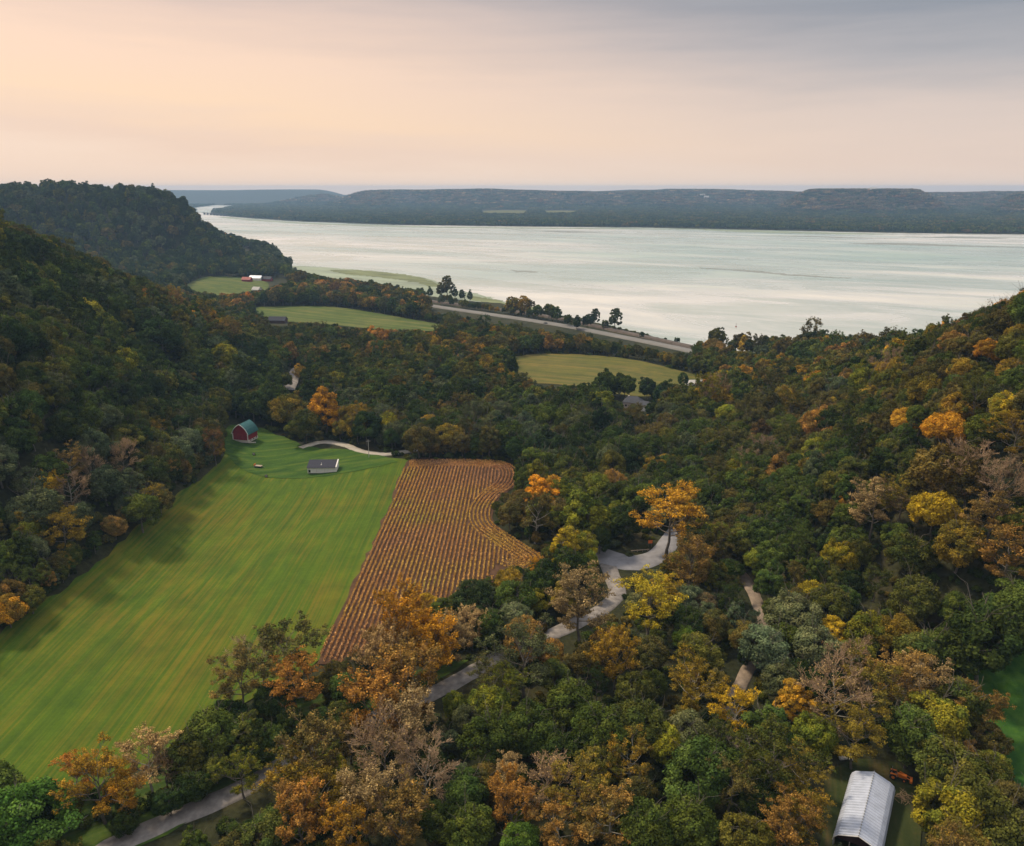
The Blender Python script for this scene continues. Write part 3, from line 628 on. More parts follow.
# hero trees: px, py (crown centre), width px, kind, colour
HERO = [
 (22,815,64,'A','bright green'),(-15,800,50,'A','green'),(100,792,46,'C','golden orange'),(75,782,30,'C','rusty orange'),(122,800,30,'C','golden orange'),(147,770,42,'C','tan'),(165,770,26,'D','grey brown'),
 (45,822,30,'A','dark green'),(66,806,26,'A','olive'),(125,822,24,'A','dark green'),(168,800,26,'A','dark green'),(192,786,30,'A','dark green'),(216,768,28,'A','olive'),(246,756,28,'A','dark green'),(268,738,30,'A','green'),(292,722,28,'A','dark green'),(186,752,38,'B','olive'),(212,733,50,'A','green'),(228,716,34,'A','dark green'),(240,685,46,'C','orange brown'),(262,668,40,'D','grey brown'),(288,660,50,'C','olive brown'),(296,690,44,'C','rusty orange'),(275,700,36,'A','dark green'),(248,735,34,'B','olive'),
 (242,778,32,'C','yellow green'),(285,790,46,'C','ochre'),(310,765,44,'E','orange brown'),(325,800,46,'C','ochre'),(300,825,44,'E','rusty orange'),(262,835,40,'A','olive'),(235,850,34,'A','olive brown'),(330,770,30,'A','yellow green'),
 (350,690,36,'A','green'),(340,715,30,'A','olive'),(320,722,26,'A','green'),
 (425,606,30,'A','golden yellow'),(405,640,54,'E','golden orange'),(432,655,46,'E','golden orange'),(385,665,40,'E','tan'),(410,690,50,'E','orange brown'),(378,715,52,'E','rusty orange'),(350,745,30,'E','olive brown'),(405,735,46,'E','tan'),(385,770,54,'D','tan'),(425,780,50,'D','grey brown'),(365,815,44,'E','tan'),(400,825,44,'E','orange brown'),(350,840,40,'E','golden orange'),
 (450,645,34,'E','tan'),(472,632,26,'E','tan'),(440,612,26,'B','green'),(472,598,44,'A','deep blue green'),(490,625,36,'A','dark green'),(450,628,24,'A','olive'),(515,598,42,'A','green'),(540,585,36,'A','dark green'),(535,600,28,'A','yellow green'),(560,590,26,'A','dark green'),
 (525,665,56,'C','grey green'),(495,680,36,'C','olive brown'),(555,675,34,'A','olive'),
 (580,612,54,'C','tan'),(650,608,50,'C','golden yellow'),(668,522,56,'C','golden orange'),(692,532,30,'C','orange brown'),(690,572,40,'E','orange brown'),(665,600,30,'C','golden yellow'),
 (587,517,46,'B','yellow green'),(540,492,32,'B','golden orange'),(560,500,26,'C','yellow green'),(566,545,30,'B','golden yellow'),(535,520,38,'C','olive brown'),(510,515,28,'A','olive brown'),(595,485,34,'A','yellow green'),(575,480,30,'A','olive'),(600,540,24,'A','dark green'),(625,520,36,'A','dark green'),(640,500,34,'A','green'),
 (492,738,52,'A','green'),(530,728,50,'A','green'),(570,705,50,'A','green'),(600,735,54,'A','green'),(560,755,46,'A','dark green'),(640,725,56,'A','olive'),(665,745,40,'A','yellow green'),(632,765,40,'C','ochre'),(700,770,62,'A','green'),(690,735,46,'A','sage'),
 (510,810,40,'E','rusty orange'),(545,790,44,'D','tan'),(580,800,50,'C','ochre'),(610,830,48,'C','orange brown'),(560,835,40,'C','rusty orange'),(645,830,56,'A','green'),(600,775,34,'C','olive'),(690,825,56,'A','green'),(470,830,46,'A','green'),(440,820,40,'A','dark green'),(520,845,40,'A','bright green'),(745,840,50,'A','olive'),(730,790,44,'C','olive brown'),
 (615,665,40,'E','ochre'),(635,690,36,'A','olive'),(590,660,36,'A','olive brown'),(650,655,38,'A','olive brown'),(610,640,30,'A','orange brown'),
 (695,690,46,'C','ochre'),(700,655,42,'A','olive'),(735,718,36,'C','golden yellow'),(720,745,34,'C','olive'),(690,625,34,'A','dark green'),(685,640,28,'A','bright green'),(715,625,34,'A','olive brown'),
 (765,650,44,'A','sage'),(745,640,34,'A','olive brown'),(795,615,48,'A','sage'),(815,650,44,'A','sage'),(780,680,36,'A','grey green'),(830,605,44,'A','olive'),(832,630,26,'B','golden yellow'),(870,630,40,'A','yellow green'),(855,655,34,'A','yellow green'),(895,635,40,'A','ochre'),
 (795,700,32,'B','golden orange'),(835,705,54,'D','tan'),(815,735,36,'A','yellow green'),(770,730,40,'B','green'),(870,700,48,'C','ochre'),(900,690,46,'C','orange brown'),(855,740,44,'C','ochre'),(850,670,36,'D','reddish brown'),(920,655,44,'A','olive'),(925,690,40,'C','tan'),
 (935,720,48,'A','yellow green'),(910,737,46,'A','green'),(962,705,44,'A','olive'),(978,715,34,'C','orange brown'),(950,770,56,'A','olive'),(985,775,40,'A','olive'),(990,740,30,'A','olive brown'),(948,812,52,'A','yellow green'),(975,810,60,'A','olive'),(960,845,50,'A','ochre'),(1010,840,50,'A','olive'),(1015,800,36,'A','olive brown'),
 (770,770,60,'C','olive'),(760,800,44,'A','dark green'),(805,775,34,'C','ochre'),(798,822,44,'C','ochre'),(790,835,44,'C','orange brown'),(745,765,40,'A','green'),
 (945,428,36,'A','golden orange'),(1006,408,30,'A','golden yellow'),(1016,442,34,'C','ochre'),(985,430,34,'A','green'),(945,470,56,'A','olive brown'),(970,478,40,'D','reddish brown'),(1000,495,40,'D','grey brown'),(990,520,36,'C','orange brown'),(935,512,40,'A','golden yellow'),(900,505,34,'C','ochre'),(872,514,40,'C','tan'),(960,545,44,'A','ochre'),(1010,560,46,'C','orange brown'),(910,555,40,'A','olive'),(985,640,64,'A','dark green'),(945,650,44,'A','green'),(1015,610,50,'A','green'),(915,600,44,'A','olive'),
 (1003,312,28,'A','golden orange'),(978,326,26,'A','ochre'),(1018,340,28,'A','ochre'),(990,350,24,'A','golden orange'),(955,345,26,'A','orange brown'),(1012,372,28,'A','ochre'),(962,372,26,'A','ochre'),(935,338,22,'A','ochre'),
 (745,378,26,'A','golden orange'),(722,382,26,'A','golden yellow'),(708,388,20,'A','golden orange'),(820,372,22,'A','orange brown'),(800,376,20,'A','ochre'),(765,372,20,'A','ochre'),(905,420,26,'A','golden orange'),(870,400,28,'A','ochre'),
 (325,408,38,'B','golden orange'),(288,410,34,'A','ochre'),(305,425,30,'A','olive'),(300,372,16,'A','ochre'),(283,380,18,'A','olive'),
 (616,406,16,'A','olive'),(652,409,16,'A','dark green'),(633,414,15,'A','olive brown'),(683,380,14,'A','dark green'),
 (38,435,28,'A','golden yellow'),(12,440,26,'A','yellow green'),(15,455,26,'C','ochre'),(8,610,28,'A','golden orange'),(30,598,26,'A','olive'),(65,535,36,'C','ochre'),(70,494,30,'D','reddish brown'),(92,474,24,'D','grey brown'),(104,484,34,'A','grey green'),(122,462,24,'D','tan'),(72,468,26,'C','orange brown'),(50,470,30,'B','green'),(130,485,26,'B','grey green'),(30,480,30,'A','grey green'),(35,510,44,'A','grey green'),(140,510,34,'A','green'),(160,500,26,'A','olive brown'),(150,505,24,'C','ochre'),(215,455,18,'C','reddish brown'),
 (160,335,52,'A','dark green'),
]
# fix-up: slender trees standing by the lake
SHORE = [(568,321,10,'A','dark green'),(577,322,9,'B','deep blue green'),(588,322,12,'A','deep blue green'),(595,318,9,'B','dark green'),(605,324,9,'A','dark green'),(615,320,12,'B','grey green'),(642,335,5,'B','dark green'),(677,340,6,'A','dark green'),
  (440,291,9,'B','olive brown'),(447,288,12,'B','olive brown'),(455,294,7,'B','dark green'),(462,296,7,'B','dark green'),(470,297,7,'B','grey green'),(430,293,7,'B','dark green'),(422,292,6,'B','dark green'),(530,313,8,'A','dark green'),(522,311,8,'A','dark green'),(512,311,7,'A','olive'),(712,350,26,'A','orange brown'),(700,352,16,'A','olive'),(735,358,14,'A','olive brown'),(762,352,13,'A','grey green'),(750,358,14,'A','dark green'),
  (289,263,8,'A','deep blue green'),(300,282,14,'A','olive brown'),(322,288,16,'A','rusty orange'),(350,284,14,'A','rusty orange'),(362,288,12,'A','rusty orange'),(388,293,13,'A','olive brown'),(410,298,12,'A','ochre'),(335,292,14,'A','reddish brown')]

def place_px(px, py, wpx, cw_, chz):
    """ground point whose tree (crown centre at chz*scale) appears at px,py with the given width"""
    z = 0.0; s = 1.0
    for _ in range(30):
        x, y = G(px, py, z + chz * s)
        zn = hz(x, y); dist = math.sqrt(x * x + y * y + (CAMH - zn) ** 2)
        s = max(.35, min(2.0, wpx * dist / FPX / cw_)); z = z * .5 + zn * .5
    return x, y, zn, s
TREES = []      # dict(x,y,z,s,kind,col,hero)
for (px, py, w, k, col) in HERO + SHORE:
    var = random.randrange(len(PROTO[k])); Hh, Ww = PROTO[k][var][2:]
    zs = {'A': .92, 'B': .85, 'C': .72, 'D': .80, 'E': .74, }[k]; cf = {'A': .58, 'B': .56, 'C': .64, 'D': .62, 'E': .58}[k]
    x, y, z, s = place_px(px, py, w, Ww, Hh * cf * zs)
    TREES.append(dict(x=x, y=y, z=z, s=s, zs=zs, kind=k, var=var, col=col, hero=True))

# automatic woodland
ROADBUF = [(catmull(ROAD, 6), 4.6), (catmull(ROAD2, 6), 5.5), (catmull(LANE, 6), 1.6), (catmull(DRIVE, 6), 3.2), (catmull(HWY, 15), 17), (catmull(RAILW, 15), 12),
           (GP([(302,366),(297,374),(294,385),(289,398)], -1), 7)]
FORBID = [(FIELD_GREEN, 4.5), (FIELD_CROP, 3.0), (YARD, 3), (MEADOW, 3), (HAYF, 4), (PAST, 4), (FARM, 4), (CLEAR, 1.5)]
FIELD_N = 0
VIEWBLOCK = []   # keep lines of sight: buildings
BLD = [(G(632,402,0), 17), (G(695,378,-3), 12), (G(258,277,2), 26), (G(278,322,-2), 9), (G(862,810), 13), (G(241,443), 11), (G(640,548), 5)]
def ok_mask(x, y):
    k = np.ones(x.shape, bool)
    for poly, buf in FORBID:
        k &= ~(in_poly(x, y, poly) | (dist_poly(x, y, poly) < buf))
    for pl, buf in ROADBUF: k &= dist_poly(x, y, pl, False) > buf
    k &= ~(in_poly(x, y, LAKE) | (dist_poly(x, y, LAKE) < 5))
    for (c, r) in BLD: k &= np.hypot(x - c[0], y - c[1]) > r
    # strip of open ground in front of the two glimpses
    return k
def jitter_grid(x0, x1, y0, y1, sp, seed):
    rs = np.random.RandomState(seed); gx, gy = np.meshgrid(np.arange(x0, x1, sp), np.arange(y0, y1, sp * .87)); gx[1::2] += sp / 2
    gx = gx + rs.uniform(-.36, .36, gx.shape) * sp; gy = gy + rs.uniform(-.36, .36, gx.shape) * sp
    return gx.ravel(), gy.ravel(), rs
def zone_color(px, py, rs, d, x=0.0, y=0.0):
    if x and rs.rand() < .5:
        cx = int((x + 9 * math.sin(y / 17.0)) // 27); cy = int((y + 9 * math.sin(x / 15.0)) // 27)
        rs = np.random.RandomState((cx * 7919 + cy * 104729) % 2 ** 31)
    def pick(d_): ks = list(d_.keys()); w = np.array([d_[k] for k in ks], float); return ks[rs.choice(len(ks), p=w / w.sum())]
    if d > 1000 and px < 300:
        return pick({'dark green': 6, 'deep blue green': 4, 'olive': 2.6, 'olive brown': 1.2, 'rusty orange': .03, 'green': 1.8, 'grey green': 1.8, 'ochre': .15})
    if d > 640 and px < 480:
        return pick({'dark green': 3, 'olive': 3, 'olive brown': 2, 'orange brown': .7, 'rusty orange': .35, 'green': 1.5, 'grey green': 1.4, 'ochre': .4})
    if d > 560:
        return pick({'dark green': 2.5, 'olive': 3.4, 'olive brown': 1.6, 'ochre': 1.2, 'green': 2, 'golden orange': .12, 'orange brown': .3})
    if px < 230 and py > 430:
        return pick({'dark green': 2.8, 'grey green': 3.6, 'olive': 3.2, 'sage': .8, 'olive brown': 1.3, 'green': 2, 'reddish brown': .4, 'ochre': .5, 'grey brown': .5, 'yellow green': .4, 'golden yellow': .06})
    if px < 330 and py < 440:
        return pick({'dark green': 5, 'deep blue green': 1.5, 'green': 3.6, 'olive': 3.2, 'olive brown': .8, 'yellow green': .3, 'grey green': 1, 'ochre': .12})
    if px < 700 and py < 480:
        return pick({'dark green': 5, 'deep blue green': 1.5, 'green': 3, 'olive': 3.2, 'olive brown': 1.6, 'ochre': .45, 'yellow green': .4, 'grey green': 1.4, 'golden orange': .05})
    if px > 690 and py < 640:
        w = max(0, min(1, (px - 700) / 320)); u = max(0, min(1, (470 - py) / 130))
        return pick({'dark green': 3.2 - 1.6 * w, 'green': 2.8, 'olive': 4, 'olive brown': 1.8, 'ochre': .6 + 2.2 * w * (.3 + u), 'golden orange': .06 + .6 * w * (.2 + u), 'orange brown': .2 + .35 * w, 'reddish brown': .25, 'yellow green': .8, 'golden yellow': .05 + .08 * w, 'grey brown': .2, 'grey green': .8})
    return pick({'dark green': 2.6, 'green': 3, 'olive': 3.4, 'olive brown': 1.5, 'ochre': 1.3, 'golden orange': .3, 'orange brown': .6, 'sage': 1.4, 'grey green': 1.6, 'yellow green': 1, 'tan': .3, 'golden yellow': .2, 'grey brown': .25})
def auto_trees():
    out = []
    # near wood (real spacing) then farther
    for (x0, x1, y0, y1, sp, dmin, dmax, seed) in ((-520, 560, 60, 700, 7.5, 0, 620, 1), (-900, 520, 480, 1150, 8.6, 620, 1080, 2), (-1900, 0, 900, 2500, 12.0, 1080, 2450, 3)):
        gx, gy, rs = jitter_grid(x0, x1, y0, y1, sp, seed)
        d = np.hypot(gx, gy); k = (d >= dmin) & (d < dmax)
        gx, gy = gx[k], gy[k]
        z = height(gx, gy); px, py, f = proj(gx, gy, z + 8)
        k = (px > -90) & (px < 1114) & (py < 930) & ok_mask(gx, gy) & (gy > 20)
        gx, gy, z, px, py, d = gx[k], gy[k], z[k], px[k], py[k], np.hypot(gx[k], gy[k])
        # keep off the hero trees
        if dmin == 0 or dmin == 620:
            hx = np.array([[t['x'], t['y'], t['s'] * PROTO[t['kind']][t['var']][3]] for t in TREES])
            dd = np.min(np.hypot(gx[:, None] - hx[None, :, 0], gy[:, None] - hx[None, :, 1]) - hx[None, :, 2] * .42, axis=1); k = dd > 2.6
            gx, gy, z, px, py, d = gx[k], gy[k], z[k], px[k], py[k], d[k]
        cl_ = wob(gx, gy, 26, 61)
        for i in range(len(gx)):
            col = zone_color(px[i], py[i], rs, d[i], gx[i], gy[i])
            r = rs.rand()
            if col in ('grey brown', 'tan') or (col == 'reddish brown' and r < .4): kind = 'D' if r < .5 else 'C'
            elif col in ('ochre', 'golden orange', 'orange brown', 'rusty orange', 'olive brown'): kind = 'A' if r < .5 else ('C' if r < .85 else 'B')
            else: kind = 'A' if r < .62 else ('B' if r < .85 else 'C')
            s = rs.uniform(.50, .95) * (sp / 8.5) ** .25 * (1 + .32 * min(1, max(0, (d[i] - 240) / 130)))
            s *= 1 + .16 * cl_[i]
            if kind == 'C' and d[i] > 280 and rs.rand() < .8: kind = 'A'
            if d[i] > 900 and kind in 'CD': kind = 'A'
            if px[i] < 450 and py[i] > 640: s *= rs.uniform(.45, .75)      # scrub by the road
            var = rs.randint(len(PROTO[kind])); Hh, Ww = PROTO[kind][var][2:]
            out.append(dict(x=gx[i], y=gy[i], z=z[i], s=s, kind=kind, var=var, col=col, hero=False))
    A_ = lambda k: np.array([t[k] for t in out], float)
    X_, Y_, Z_, S_ = A_('x'), A_('y'), A_('z'), A_('s'); HH = np.array([PROTO[t['kind']][t['var']][2] for t in out]); WW = np.array([PROTO[t['kind']][t['var']][3] for t in out])
    act = np.arange(len(out))
    for _ in range(6):
        h = hits_keep_v(X_[act], Y_[act], Z_[act], HH[act] * S_[act], WW[act] * S_[act]); act = act[h]; S_[act] *= .8
        if not len(act): break
    S_[act] = 0
    bank = (np.hypot(X_, Y_) > 640) & (dist_poly(X_, Y_, LAKE) < 42); bpx, bpy, _ = proj(X_, Y_, Z_); bank &= (bpx > 425) & (bpx < 700)
    S_[bank] = 0
    for t, s_ in zip(out, S_): t['s'] = s_
    return [t for t in out if t['s'] > .27]
TREES += auto_trees()
# understorey edge: smaller trees tightly along the field edges
def edge_trees(line, n, col_list, smin, smax, seed, off=4.5, side=1):
    rs = np.random.RandomState(seed); P = np.array(catmull(line, 2.0)); out = []
    for _ in range(n):
        i = rs.randint(len(P) - 1); t = P[i + 1] - P[i]; t /= np.linalg.norm(t) + 1e-9; nn = np.array([-t[1], t[0]]) * side
        p = P[i] + nn * rs.uniform(1.5, off); col = col_list[rs.randint(len(col_list))]; k = 'ABC'[rs.choice(3, p=[.5, .25, .25])]
        z0 = hz(p[0], p[1]); s0 = rs.uniform(smin, smax)
        while s0 > .2 and hits_keep(p[0], p[1], z0, 15 * s0, 11 * s0): s0 *= .8
        if s0 > .2: out.append(dict(x=p[0], y=p[1], z=z0, s=s0, kind=k, var=rs.randint(len(PROTO[k])), col=col, hero=False))
    return out
TREES += edge_trees(GP([(0,650),(60,604),(120,557),(180,503),(222,462)]), 46, ['dark green', 'green', 'olive', 'olive brown', 'ochre', 'grey green', 'orange brown'], .38, .62, 5)
TREES += edge_trees(GP([(517,470),(516,486),(500,498),(492,512),(496,526),(520,542),(543,560)]), 14, ['olive brown', 'olive', 'dark green'], .3, .5, 6, 5)
TREES += edge_trees(GP([(409,459),(450,459),(500,461)]), 14, ['olive', 'dark green', 'olive brown', 'ochre'], .45, .65, 8, 7)
TREES += edge_trees(GP([(543,563),(520,577),(470,593),(430,618)]), 16, ['dark green', 'green', 'olive brown', 'olive'], .35, .6, 9, 6)
TREES += edge_trees(GP([(512,352),(560,348.5),(620,353),(690,365)], -4), 60, ['olive', 'dark green', 'ochre', 'olive brown', 'green'], .55, .8, 10, 16)
TREES += edge_trees(GP([(445,329),(395,334),(330,329),(285,327)], -3), 30, ['dark green', 'deep blue green', 'green'], .5, .7, 11, 9, -1)
TREES += edge_trees(GP([(250,303),(330,301),(385,307),(445,318),(500,326)], -4), 60, ['olive', 'dark green', 'olive brown', 'grey green'], .5, .8, 12, 16)
for t in TREES:
    t['px'], t['py'], t['f'] = proj(t['x'], t['y'], t['z'] + PROTO[t['kind']][t['var']][2] * .6 * t['s'])
    t['wpx'] = PROTO[t['kind']][t['var']][3] * t['s'] * FPX / t['f']
def visible_far(t): return True
infr = [t for t in TREES if -5 < t['px'] < 1029 and -5 < t['py'] < 850 + t['wpx'] * .3]
infr.sort(key=lambda t: -(t['wpx'] * (1.25 if t['hero'] else 1.0)))
single = infr[:300]; sid = set(id(t) for t in single)
rest = [t for t in TREES if id(t) not in sid]
print('trees', len(TREES), 'rest', len(rest), 'smallest single px', single[-1]['wpx'])

# ---- labels for the single trees
LMK = [('red barn', 241, 433), ('low white shed', 323, 464), ('metal roofed shed', 862, 808), ('orange tractor', 897, 772), ('orange road sign', 651, 546),
       ('crop field', 450, 540), ('mown field', 160, 620), ('green meadow', 1005, 710), ('grey roofed farmhouse', 632, 402), ('lake', 800, 345), ('dirt lane', 745, 600), ('fallen birch log', 77, 826),
       ('road junction', 612, 580), ('farm road bend', 440, 690), ('lower farm road', 200, 805), ('hay field', 600, 370), ('utility pole', 369, 447), ('lower lane', 740, 685)]
ORD = ['nearest', 'second', 'third', 'fourth', 'fifth', 'sixth', 'seventh', 'eighth', 'ninth', 'tenth', 'eleventh', 'twelfth', 'thirteenth', 'fourteenth', 'fifteenth', 'sixteenth']
FORM = {'A': 'rounded', 'B': 'tall narrow', 'C': 'airy', 'D': 'half bare', 'E': 'feathery'}
keyed = {}
for t in single:
    L = sorted(LMK, key=lambda l: math.hypot(t['px'] - l[1], t['py'] - l[2])); l1 = L[0]
    a = math.atan2(t['py'] - l1[2], t['px'] - l1[1])
    def adiff(l): 
        b_ = math.atan2(l[2] - l1[2], l[1] - l1[1]); return abs((b_ - a + PI) % (2 * PI) - PI)
    l2 = min([l for l in LMK if l is not l1], key=adiff)
    sense = 'towards' if adiff(l2) < R(60) else 'beyond'
    if sense == 'beyond': l2 = max([l for l in LMK if l is not l1], key=adiff)
    t['l1'], t['l2'], t['sense'] = l1, l2, sense; t['dd'] = math.hypot(t['px'] - l1[1], t['py'] - l1[2])
    keyed.setdefault((t['col'], t['kind'], l1[0], l2[0], sense), []).append(t)
for k, ts in keyed.items():
    ts.sort(key=lambda t: t['dd'])
    for i, t in enumerate(ts):
        col, kd, a1, a2, sense = k
        tail = f'from the {a1} towards the {a2}' if sense == 'towards' else f'from the {a1}, away from the {a2}'
        base = f'{col} {FORM[kd]} tree'
        t['label'] = f'{base}, {ORD[i]} {tail}' if len(ts) > 1 else f'{base} {tail}'
seen = {}
for t in single:
    seen[t['label']] = seen.get(t['label'], 0) + 1
print('dup labels', sum(1 for v in seen.values() if v > 1))
KN = {'A': 'broadleaf_tree', 'B': 'oval_tree', 'C': 'airy_tree', 'D': 'bare_tree', 'E': 'feathery_tree'}
BASE = {'ochre': (.105, .100, .022), 'golden yellow': (.20, .18, .022), 'golden orange': (.20, .13, .022), 'rusty orange': (.15, .095, .028), 'orange brown': (.12, .095, .028), 'yellow green': (.09, .115, .02),
        'olive brown': (.070, .075, .022), 'reddish brown': (.09, .075, .03), 'olive': (.058, .080, .018)}
def tintpair(col, rs):
    a, b_ = PAL[col]
    if col in BASE and rs.rand() < .75:
        u = rs.uniform(.35, 1.0); a = tuple(p * (1 - u) + q * u for p, q in zip(a, BASE[col]))
    j = rs.uniform(.82, 1.22); h = rs.normal(0, .07)
    f = lambda c: (c[0] * j * (1 + h), c[1] * j, c[2] * j * (1 - h))
    return f(a), f(b_)
rs = np.random.RandomState(99)
for t in single:
    cr, tk, Hh, Ww = PROTO[t['kind']][t['var']]
    o = empty(KN[t['kind']], (t['x'], t['y'], t['z'] - .15), rs.uniform(0, 2 * PI), t['label'], 'tree', 'autumn trees of the valley wood')
    s = t['s']; o.scale = (s * rs.uniform(.95, 1.05), s * rs.uniform(.95, 1.05), s * t.get('zs', .92) * rs.uniform(.94, 1.06))
    c_ = link(bpy.data.objects.new('crown', cr), o); k_ = link(bpy.data.objects.new('trunk', tk), o)
    a, b_ = tintpair(t['col'], rs); c_['tint'] = list(a); c_['tint_two'] = list(b_)

# ---- the rest of the wood: one object, instanced
def scatter_object(name, protos, recs, label, cat):
    """recs: list of (x,y,z,scale,rotz,protoindex,tint,tint2)"""
    col = bpy.data.collections.new(name + '_sources')
    for i, me in enumerate(protos):
        col.objects.link(bpy.data.objects.new('%s_source_%03d' % (name, i), me))
    me = bpy.data.meshes.new(name); n = len(recs); me.vertices.add(n)
    me.vertices.foreach_set('co', np.array([r[:3] for r in recs], np.float32).ravel())
    def att(nm, ty, key, arr):
        a = me.attributes.new(nm, ty, 'POINT'); a.data.foreach_set(key, np.asarray(arr).ravel())
    att('idx', 'INT', 'value', np.array([r[5] for r in recs], np.int32))
    att('scl', 'FLOAT_VECTOR', 'vector', np.array([r[3] for r in recs], np.float32))
    att('rot', 'FLOAT_VECTOR', 'vector', np.array([(0, 0, r[4]) for r in recs], np.float32))
    att('tint', 'FLOAT_VECTOR', 'vector', np.array([r[6] for r in recs], np.float32))
    att('tint_two', 'FLOAT_VECTOR', 'vector', np.array([r[7] for r in recs], np.float32))
    o = link(bpy.data.objects.new(name, me)); setp(o, label, cat, kind='stuff')
    ng = bpy.data.node_groups.new(name, 'GeometryNodeTree'); ng.interface.new_socket('Geometry', in_out='INPUT', socket_type='NodeSocketGeometry'); ng.interface.new_socket('Geometry', in_out='OUTPUT', socket_type='NodeSocketGeometry')
    N = ng.nodes; L = ng.links; gi = N.new('NodeGroupInput'); go = N.new('NodeGroupOutput')
    ci = N.new('GeometryNodeCollectionInfo'); ci.inputs['Collection'].default_value = col; ci.inputs['Separate Children'].default_value = True; ci.inputs['Reset Children'].default_value = True
    ip = N.new('GeometryNodeInstanceOnPoints'); ip.inputs['Pick Instance'].default_value = True
    def na(nm, ty):
        a = N.new('GeometryNodeInputNamedAttribute'); a.data_type = ty; a.inputs['Name'].default_value = nm; return a.outputs['Attribute']
    mp = N.new('GeometryNodeMeshToPoints'); L.new(gi.outputs[0], mp.inputs['Mesh'])
    L.new(mp.outputs[0], ip.inputs['Points']); L.new(ci.outputs[0], ip.inputs['Instance']); L.new(na('idx', 'INT'), ip.inputs['Instance Index'])
    L.new(na('rot', 'FLOAT_VECTOR'), ip.inputs['Rotation']); L.new(na('scl', 'FLOAT_VECTOR'), ip.inputs['Scale']); L.new(ip.outputs[0], go.inputs[0])
    md = o.modifiers.new('scatter', 'NODES'); md.node_group = ng
    return o
LP = []; LIDX = {}
for lod in (0, 1, 2):
    for kind, seeds in (('A', (51, 52, 53)), ('B', (61, 62)), ('C', (71, 72)), ('D', (81,))):
        if lod == 0: seeds = {'A': (1, 2, 3), 'B': (11, 12), 'C': (21, 22), 'D': (31, 32)}[kind]
        LIDX[(lod, kind)] = []
        for s in seeds:
            LIDX[(lod, kind)].append(len(LP)); LP.append(tree_single('wood_%d%s%d' % (lod, kind, s), make_tree(kind, s, lod), M['bark'], M['twig'] if kind == 'D' else M['bark']))
recs = []
for t in rest:
    d = math.hypot(t['x'], t['y']); lod = 0 if d < 430 else (1 if d < 850 else 2)
    k = t['kind'] if (lod, t['kind']) in LIDX else 'C'
    idx = LIDX[(lod, k)][rs.randint(len(LIDX[(lod, k)]))]; a, b_ = tintpair(t['col'], rs); s = t['s']
    recs.append((t['x'], t['y'], t['z'] - .2, (s * rs.uniform(.9, 1.1), s * rs.uniform(.9, 1.1), s * rs.uniform(.85, 1.15)), rs.uniform(0, 6.28), idx, a, b_))
scatter_object('hillside_woodland', LP, recs, 'dense autumn woodland covering the hills, bluff and valley floor', 'woodland')

# undergrowth bushes
UL = [tree_single('bush%d' % s, make_tree('F', s, 0), M['bark'], M['bark']) for s in (91, 92, 93)] if False else []
def bush_mesh(seed):
    td = make_tree('F', seed, 0); V, Fc, at = td['leaf']; return mesh_np('bush%d' % seed, V, Fc, np.full(len(Fc) // 4, 4), [M['leaf']], None, at)
UL = [bush_mesh(s) for s in (91, 92, 93, 94)]
gx, gy, rs2 = jitter_grid(-520, 420, 60, 900, 5.2, 77)
z = height(gx, gy); px, py, f = proj(gx, gy, z); k = (px > -60) & (px < 1084) & (py < 900) & ((np.hypot(gx, gy) < 520) | (np.random.RandomState(8).rand(len(gx)) < .45)) & (np.hypot(gx, gy) < 900)
gx, gy, z = gx[k], gy[k], z[k]
m1 = np.ones(len(gx), bool)
for poly, buf in FORBID: m1 &= ~(in_poly(gx, gy, poly) | (dist_poly(gx, gy, poly) < 1.0))
m1 &= ~(in_poly(gx, gy, LAKE) | (dist_poly(gx, gy, LAKE) < 6))
for pl, buf in ROADBUF: m1 &= dist_poly(gx, gy, pl, False) > buf * .8
inv = in_poly(gx, gy, VERGE_L) & (dist_poly(gx, gy, catmull(ROAD, 6), False) < 8)
m1 &= ~(inv & (np.random.RandomState(4).rand(len(gx)) < .8))
for (c, r) in BLD: m1 &= np.hypot(gx - c[0], gy - c[1]) > r * .75
m1 &= ~hits_keep_v(gx, gy, z, np.full(len(gx), 2.6), np.full(len(gx), 4.0))
gx, gy, z = gx[m1], gy[m1], z[m1]
recs = []; UC = ['dark green', 'olive', 'green', 'olive brown', 'dark green', 'grey green', 'dark green', 'olive']
for i in range(len(gx)):
    a, b_ = tintpair(UC[rs2.randint(len(UC))], rs2); s = rs2.uniform(.45, 1.25)
    recs.append((gx[i], gy[i], z[i] - .2, (s, s, s * rs2.uniform(.7, 1.3)), rs2.uniform(0, 6.28), rs2.randint(len(UL)), a, b_))
scatter_object('undergrowth', UL, recs, 'low tangled undergrowth between the trees and along the road', 'undergrowth')

